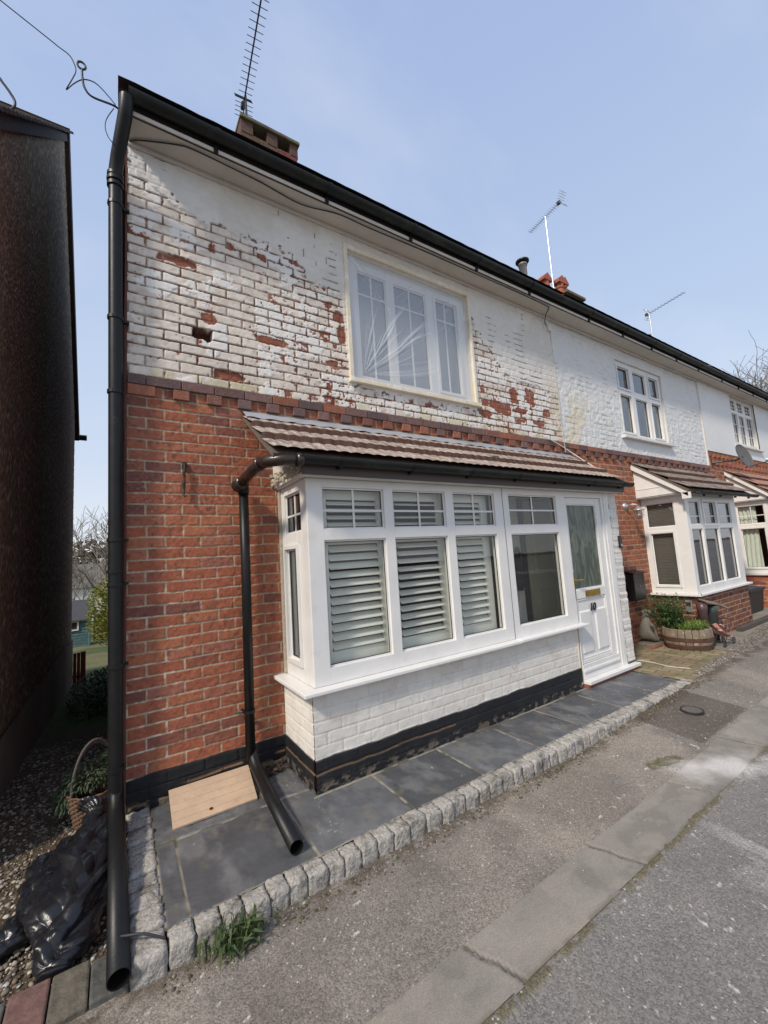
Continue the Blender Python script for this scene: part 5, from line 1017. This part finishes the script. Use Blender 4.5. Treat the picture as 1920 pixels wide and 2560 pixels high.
o=MB().tube([(-.2605+.022*math.cos(a),-.25,4.612+.026*math.sin(a)) for a in np.linspace(0,6.283,25)],.0065,8,caps=False).build('bracket_ring',DKMET,bpy.data.objects['wire_bracket'],smooth=True)
cable([(-.88,.5,5.04),(-.812,.5,5.024),(-.79,.5,4.997),(-.745,.5,4.936),(-.714,.5,4.873),(-.726,.5,4.809),(-.793,.5,4.74),(-.86,.5,4.70)],.009,DKMET,'curved iron bracket on the verge of the dark neighbouring house','wire_bracket','bracket')
cable([(0.0,-.02,4.42),(.069,-.075,4.418),(.302,-.168,4.42),(.42,-.19,4.42),(.721,-.186,4.412),(.939,-.164,4.42),(1.296,-.13,4.415),(1.63,-.187,4.42),(1.974,-.192,4.414),(2.653,-.20,4.42),(3.375,-.21,4.412),(4.003,-.205,4.42),(4.648,-.20,4.415),(4.76,-.17,4.42),(4.80,-.10,4.40),(4.86,-.03,4.33),(4.95,-.02,4.26)],.0055,CAB,'black cable sagging along the underside of the eaves')
t=thing('junction_box',(4.93,-.02,4.28),'small pale junction box under the eaves at the party line','junction box'); MB().box(4.90,4.97,-.05,-.008,4.22,4.30).build('box_body',LIPM,t,bevel=.006); settle(t)
cable([(4.97,-.02,4.22),(4.985,-.014,3.8),(5.0,-.018,3.2),(5.005,-.016,2.75),(4.97,-.05,2.5)],.004,mat('cream_cable',(.5,.45,.36),.6,.2,10),'thin cream cable running down the painted wall at the party line')
cable([(4.562,-.02,2.694),(4.75,-.06,2.62),(5.0,-.10,2.50),(5.11,-.30,2.28),(5.12,-.46,2.15)],.006,mat('white_cable',(.7,.67,.6),.5,.1,10),'white cord slanting from the brick band to the end of the bay roof')
cable([(5.10,-.36,-.19),(5.32,-.44,-.19),(5.35,-.62,-.19),(5.30,-.80,-.19),(5.36,-1.0,-.19)],.007,MATS['cream_cable'],'cream hose lying across the tan block paving','hose','hose')
cable([(.12,-1.13,-.188),(.05,-1.11,-.150),(-.01,-1.08,-.145),(-.06,-1.02,-.17),(-.085,-.95,-.22)],.005,CAB,'short black tie looped over the loose end of the corner downpipe','strap','strap')
b=MB(); r=random.Random(3); pts=[(.349,-.02,2.04),(.352,-.03,2.01),(.345,-.035,1.97),(.349,-.03,1.93),(.343,-.035,1.89),(.346,-.03,1.85),(.340,-.035,1.82),(.345,-.055,1.795),(.36,-.06,1.80)]
o=MB().tube(pts,[.011,.009,.012,.008,.012,.008,.010,.006,.004],7); o.box(.335,.365,-.02,0,2.0,2.05); tag(o.build('wall_hook',RUST),'rusty iron hook hanging on the red brick wall left of the bay','hook')
# plastic sheet taped over the upper window
n=150; us=np.linspace(0,1.57,n*2); vs=np.linspace(0,1.30,n)
def sheet(U,W):
    dx=U-.10; dz=W-.06; a=np.arctan2(dz,dx); rr2=np.sqrt(dx*dx+dz*dz)
    fold=np.zeros_like(U); r=random.Random(6)
    for k in range(46):
        aa=r.uniform(.1,1.45); wd=r.uniform(.004,.016)*(1 if r.random()<.75 else 1.8); am=r.uniform(.5,1.)*(.4+1.*math.exp(-((aa-.85)/.42)**2)); L=r.uniform(.35,1.35)
        fold+=am*np.exp(-((a-aa-.02*np.sin(rr2*7+k))/wd)**2)*ss(L,L*.6,rr2)*ss(.0,.12,rr2)
    for k in range(16):
        u0,w0,an=r.uniform(.5,1.5),r.uniform(.75,1.15),r.uniform(.7,1.0); p=(U-u0)*math.sin(an)-(W-w0)*math.cos(an); q=(U-u0)*math.cos(an)+(W-w0)*math.sin(an); fold+=.5*np.exp(-(p/.006)**2)*ss(.14,.05,np.abs(q))
    for k in range(8):
        t0=r.uniform(.0,.5); p=(W-1.30+t0*.8)-(U)*-.6*0-(U*1.6-t0); fold+=.3*np.exp(-(((U*1.1-(1.3-W)-t0*.3+.1))/.006)**2)*(U<.5)*(W>.8)
    edge=ss(.0,.10,np.minimum(np.minimum(U,1.57-U),np.minimum(W,1.30-W)))
    h=.0055*np.minimum(fold,1.4)*edge+.004*(fbm(U,W,4,3,61)-.5)+.012*edge*fbm(U,W,1.2,2,62)
    return h,np.stack([np.clip(fold,0,1)]*3,-1)
m=bpy.data.materials.new('plastic_film'); m.use_nodes=True; t_=m.node_tree; t_.nodes.clear(); nn_=t_.nodes.new; l_=t_.links.new
o_=nn_('ShaderNodeOutputMaterial'); tr=nn_('ShaderNodeBsdfTransparent'); tr.inputs[0].default_value=(.95,.96,.97,1); df=nn_('ShaderNodeBsdfDiffuse'); df.inputs[0].default_value=(.80,.82,.85,1); tl=nn_('ShaderNodeBsdfTranslucent'); tl.inputs[0].default_value=(.8,.82,.85,1); gl=nn_('ShaderNodeBsdfGlossy'); gl.inputs['Roughness'].default_value=.16
at=nn_('ShaderNodeAttribute'); at.attribute_name='Col'; mr_=nn_('ShaderNodeMapRange'); mr_.inputs['To Min'].default_value=.26; mr_.inputs['To Max'].default_value=.47; l_(at.outputs['Fac'],mr_.inputs['Value'])
m1=nn_('ShaderNodeMixShader'); l_(mr_.outputs[0],m1.inputs[0]); l_(tr.outputs[0],m1.inputs[1]); l_(df.outputs[0],m1.inputs[2]); m2=nn_('ShaderNodeMixShader'); m2.inputs[0].default_value=.10; l_(m1.outputs[0],m2.inputs[1]); l_(gl.outputs[0],m2.inputs[2]); l_(m2.outputs[0],o_.inputs[0])
tag(grid('plastic_sheet',(1.808,-.002,2.955),(1,0,0),(0,0,1),us,vs,sheet,m),'clear creased plastic sheeting taped over the upper window of the end house','plastic sheet')
# ------------------------------------------------------------------ neighbour beyond the passage
HN=thing('pebbledash_house',(-.8,3,-.5),'dark pebbledashed house with a tiled verge across the narrow passage','house')
def dashf(U,W):
    n=fbm(U,W,70,2,1000); c=np.broadcast_to(np.array([.23,.18,.13]),U.shape+(3,))*(.3+1.3*n)[...,None]; c=mixc(c,(.6,.50,.38),ss(.68,.80,vn(U,W,60,1001))*.8); return (n-.5)*.014,c
def vz(y): return 4.30+.958*(y-.1)   # front verge
def vz2(y): return 8.50-1.45*(y-4.5)
yy=np.concatenate([np.arange(.1,3,.012),np.arange(3,7.05,.03)])
grid('gable_wall',(-.8,0,0),(0,1,0),(0,0,1),yy,np.concatenate([np.arange(-.1,3,.03),np.arange(3,5.2,.013),np.arange(5.2,8.6,.04)]),dashf,WALLM,HN,keep=lambda Y,Z:(Z<vz(Y)-.02)&(Z<vz2(Y)-.0))
def plf(U,W): return .025+(fbm(U,W,5,3,1010)-.5)*.01,np.broadcast_to(np.array([.30,.25,.22]),U.shape+(3,))*(.7+.5*fbm(U,W,2,4,1011))[...,None]
grid('plinth_render',(-.8,0,-1.4),(0,1,0),(0,0,1),np.arange(.08,7.06,.05),np.arange(0,1.56,.04),plf,WALLM,HN,keep=lambda Y,Z:Z-1.4<.235-.027*(Y-1))
MB().box(-6.5,-.805,.1,7.05,-1.5,4.2).build('body_wall',mat('dash_plain',(.09,.065,.045),.9,.3,20,.6,60),HN)
b=MB(); b.add([(-.81,.1,4.2),(-.81,4.5,8.4),(-.81,7.05,4.8),(-.81,7.05,4.2),(-6.5,.1,4.2),(-6.5,4.5,8.4),(-6.5,7.05,4.8),(-6.5,7.05,4.2)],[(0,3,2,1),(4,5,6,7),(0,1,5,4),(1,2,6,5)]); b.build('gable_core',MATS['dash_plain'],HN)
b=MB(); r=random.Random(12)
b.add([(-.76,-.2,vz(-.2)-.07),(-.76,4.55,vz(4.5)-.05),(-.76,4.55,vz(4.5)+.08),(-.76,-.2,vz(-.2)+.09),(-.82,-.2,vz(-.2)-.07),(-.82,4.55,vz(4.5)-.05),(-.82,4.55,vz(4.5)+.08),(-.82,-.2,vz(-.2)+.09)],[(0,1,2,3),(7,6,5,4),(0,4,5,1),(3,2,6,7),(0,3,7,4)])
b.build('bargeboard',mat('weathered_board',(.06,.05,.048),.85,.4,10,.6,30),HN)
b=MB(); k=0; y=-.25
while y<4.5:
    z=vz(y)+.09; b.add([(-.70+r.uniform(-.01,.01),y,z),(-.70,y+.14,z+.115),(-6.5,y+.14,z+.115),(-6.5,y,z),(-.70,y,z+.03),(-.70,y+.14,z+.145),(-6.5,y+.14,z+.145),(-6.5,y,z+.03)],[(0,3,2,1),(4,5,6,7),(0,1,5,4),(0,4,7,3),(1,2,6,5)]); y+=.12
b.build('roof_tiles',ROOFM,HN)
b=MB(); b.add([(-.74,4.45,8.62),(-.74,7.35,4.30),(-.74,7.25,4.10),(-.74,4.3,8.40),(-6.5,4.45,8.62),(-6.5,7.35,4.30),(-6.5,7.25,4.10),(-6.5,4.3,8.4)],[(0,3,2,1),(0,1,5,4),(2,3,7,6),(1,2,6,5)]); b.build('rear_roof',ROOFM,HN)
b=MB(); b.tube([(-.62,7.42,4.22),(-6.5,7.42,4.22)],.06,10); b.build('gutter',BLKP,HN); settle(HN)
# ------------------------------------------------------------------ garden seen through the passage
def G(y): return float(groundz(np.array(0.),np.array(float(y))))
t=thing('garden_gate',(-.72,7.2,G(7.2)),'dark red wooden gate standing at the end of the passage','gate')
RED=mat('red_paint',(.26,.04,.03),.6,.3,10); b=MB()
b.box(-.66,-.58,7.16,7.24,G(7.2)-.05,G(7.2)+.60); b.build('gate_post',RED,t)
for k in range(5):
    xx=-.96+.06*k; z1=G(7.2)+.34+.09*math.sin(math.pi*k/4*.9)+.055*k; MB().box(xx,xx+.052,7.185,7.21,G(7.2),z1).build('picket',RED,t)
MB().box(-.97,-.66,7.211,7.235,G(7.2)+.10,G(7.2)+.15).build('rail',RED,t); settle(t)
Y=20.; gz=-1.82
t=thing('garden_shed',(-2.6,Y+.8,gz),'pale teal boarded garden shed with a white framed window and felt roof','shed')
b=MB(); z=gz
while z<-.64: b.add([(-4.2,Y-.02,z),(-1.12,Y-.02,z),(-1.12,Y,z+.118),(-4.2,Y,z+.118),(-1.12,Y+1.8,z),(-1.14,Y+1.8,z+.118),(-1.10,Y-.02,z),(-1.12,Y,z+.118)],[(0,1,2,3),(6,4,5,7),(1,0,3,2)]); z+=.12
b.box(-4.18,-1.14,Y+.03,Y+1.8,gz,-.66); b.build('shed_wall',mat('teal_paint',(.16,.29,.29),.7,.15,6),t); MB().box(-1.16,-1.10,Y-.035,Y+.03,gz,-.66).build('corner_board',mat('teal_trim',(.10,.20,.21),.7,.15,6),t)
b=MB(); b.add([(-4.4,Y-.15,-.66),(-1.02,Y-.15,-.66),(-.98,Y+.95,.17),(-4.4,Y+.95,.17),(-1.0,Y+1.95,-.66),(-4.4,Y+1.95,-.66),(-4.4,Y-.15,-.72),(-1.02,Y-.15,-.72)],[(0,1,2,3),(3,2,4,5),(6,7,1,0)]); b.add([(-1.12,Y,-.7),(-1.12,Y+1.8,-.7),(-1.12,Y+.9,.10)],[(0,1,2)]); b.build('shed_roof',mat('roof_felt',(.055,.055,.06),.8,.2,5),t)
b=MB(); rect_frame(b,lambda bb,x0,x1,y0,y1,z0,z1: bb.box(x0,x1,y0,y1,z0,z1),-1.95,-1.50,-1.12,-.70,.06,Y-.06,Y-.02); wf=b.build('window',LIPM,t); MB().box(-1.89,-1.56,Y-.045,Y-.035,-1.06,-.76).build('pane',DARKROOM,wf); settle(t)
b=MB()
for k in range(9):
    for z in (0,.32,.64,.96): b.box(-1.0+.28*k*0,2.2,Y+1.0,Y+1.04,gz+z,gz+z+.27)
    break
for k in range(5): b.box(-1.0+.8*k,-.92+.8*k,Y+.94,Y+.999,gz,gz+1.35)
tag(b.build('garden_fence',mat('brown_fence',(.10,.065,.04),.85,.3,8)),'brown boarded garden fence beside the teal shed','fence')
b=MB(); leaves(b,(-.10,13.2,.05),(.75,.7,1.15),5200,.10,.035,81,.5,0); t=thing('evergreen_bush',(-.1,13.2,G(13.2)),'bright yellow green evergreen bush at the garden side of the passage','bush'); b.build('foliage',mat('yellow_green_leaves',(.26,.27,.04),.6,.4,6),t); MB().tube([(-.1,13.2,G(13.2)),(-.1,13.2,.3)],.05,6).build('trunk',RUST,t); settle(t)
b=MB(); leaves(b,(-.25,4.6,-.50),(.40,1.3,.22),2600,.05,.012,83,.8,0); tag(b.build('ivy_ground_cover',LEAFD),kind='stuff')
BARK=mat('pale_bark',(.17,.14,.11),.9,.3,8)
def baretree(x,y,z,h,s,label,n0=7,cat='tree',spread=.5,thin=.011,r0=.16):
    r=random.Random(s); t=thing('bare_tree',(x,y,z),label,cat,'bare winter trees'); b=MB(); tw=MB()
    def br(p,d,L,rad,dep):
        pts=[p]; q=p; dd=d
        for i in range(4): dd=(dd+Vector((r.gauss(0,.13),r.gauss(0,.13),r.gauss(.05,.10)))).normalized(); q=q+dd*L/4; pts.append(q)
        (b if dep<2 else tw).tube(pts,[max(rad*(1-.12*i),thin) for i in range(5)],5 if dep<2 else 3,caps=False)
        if dep>=5: return
        for k in range(3 if dep<4 else 3):
            i=r.randint(2,4) if k else 4; nd=(dd+Vector((r.gauss(0,spread),r.gauss(0,spread),r.gauss(.1,spread*.7)))).normalized(); br(pts[i],nd,L*r.uniform(.6,.82),rad*.58,dep+1)
    b.tube([(x,y,z),(x,y,z+h*.22)],[r0,r0*.8],8)
    for k in range(n0): br(Vector((x,y,z+h*.2)),Vector((r.gauss(0,.5),r.gauss(0,.5),1)).normalized(),h*.26,r0*.5,1)
    b.build('trunk',BARK,t); tw.build('twigs',BARK,t); settle(t)
baretree(-.6,27,G(27),9.6,5,'bare winter tree rising behind the shed roof against the sky',8,r0=.14)
baretree(-2.6,33,G(33)-.3,6.6,8,'smaller bare tree left of the taller one, half hidden by the dark gable',7,r0=.12)
baretree(26.4,3.3,-.5,11.6,15,'bare tree showing above the far end of the terrace gutter',34,r0=.16,spread=.7,thin=.009)
t=thing('far_house',(-3,48,-2),'distant low house with a grey roof beyond the garden','house')
MB().box(-9,0,48,56,-4.5,.2).build('wall',LIPM,t); b=MB(); b.add([(-9.4,47.6,.1),(.4,47.6,.1),(.4,52,2.5),(-9.4,52,2.5),(.4,56.4,.1),(-9.4,56.4,.1)],[(0,1,2,3),(3,2,4,5),(1,4,2)]); b.build('roof',mat('grey_tile',(.13,.12,.11),.9,.2,3),t); settle(t)
b=MB(); r=random.Random(44)
for k in range(46): leaves(b,(r.uniform(-45,60),r.uniform(95,150),2+r.uniform(-1,4)),(7,7,4.5),150,1.5,.5,1000+k,.6,0)
tag(b.build('distant_woodland',mat('winter_wood',(.12,.09,.065),.95,.3,.4)),kind='stuff')
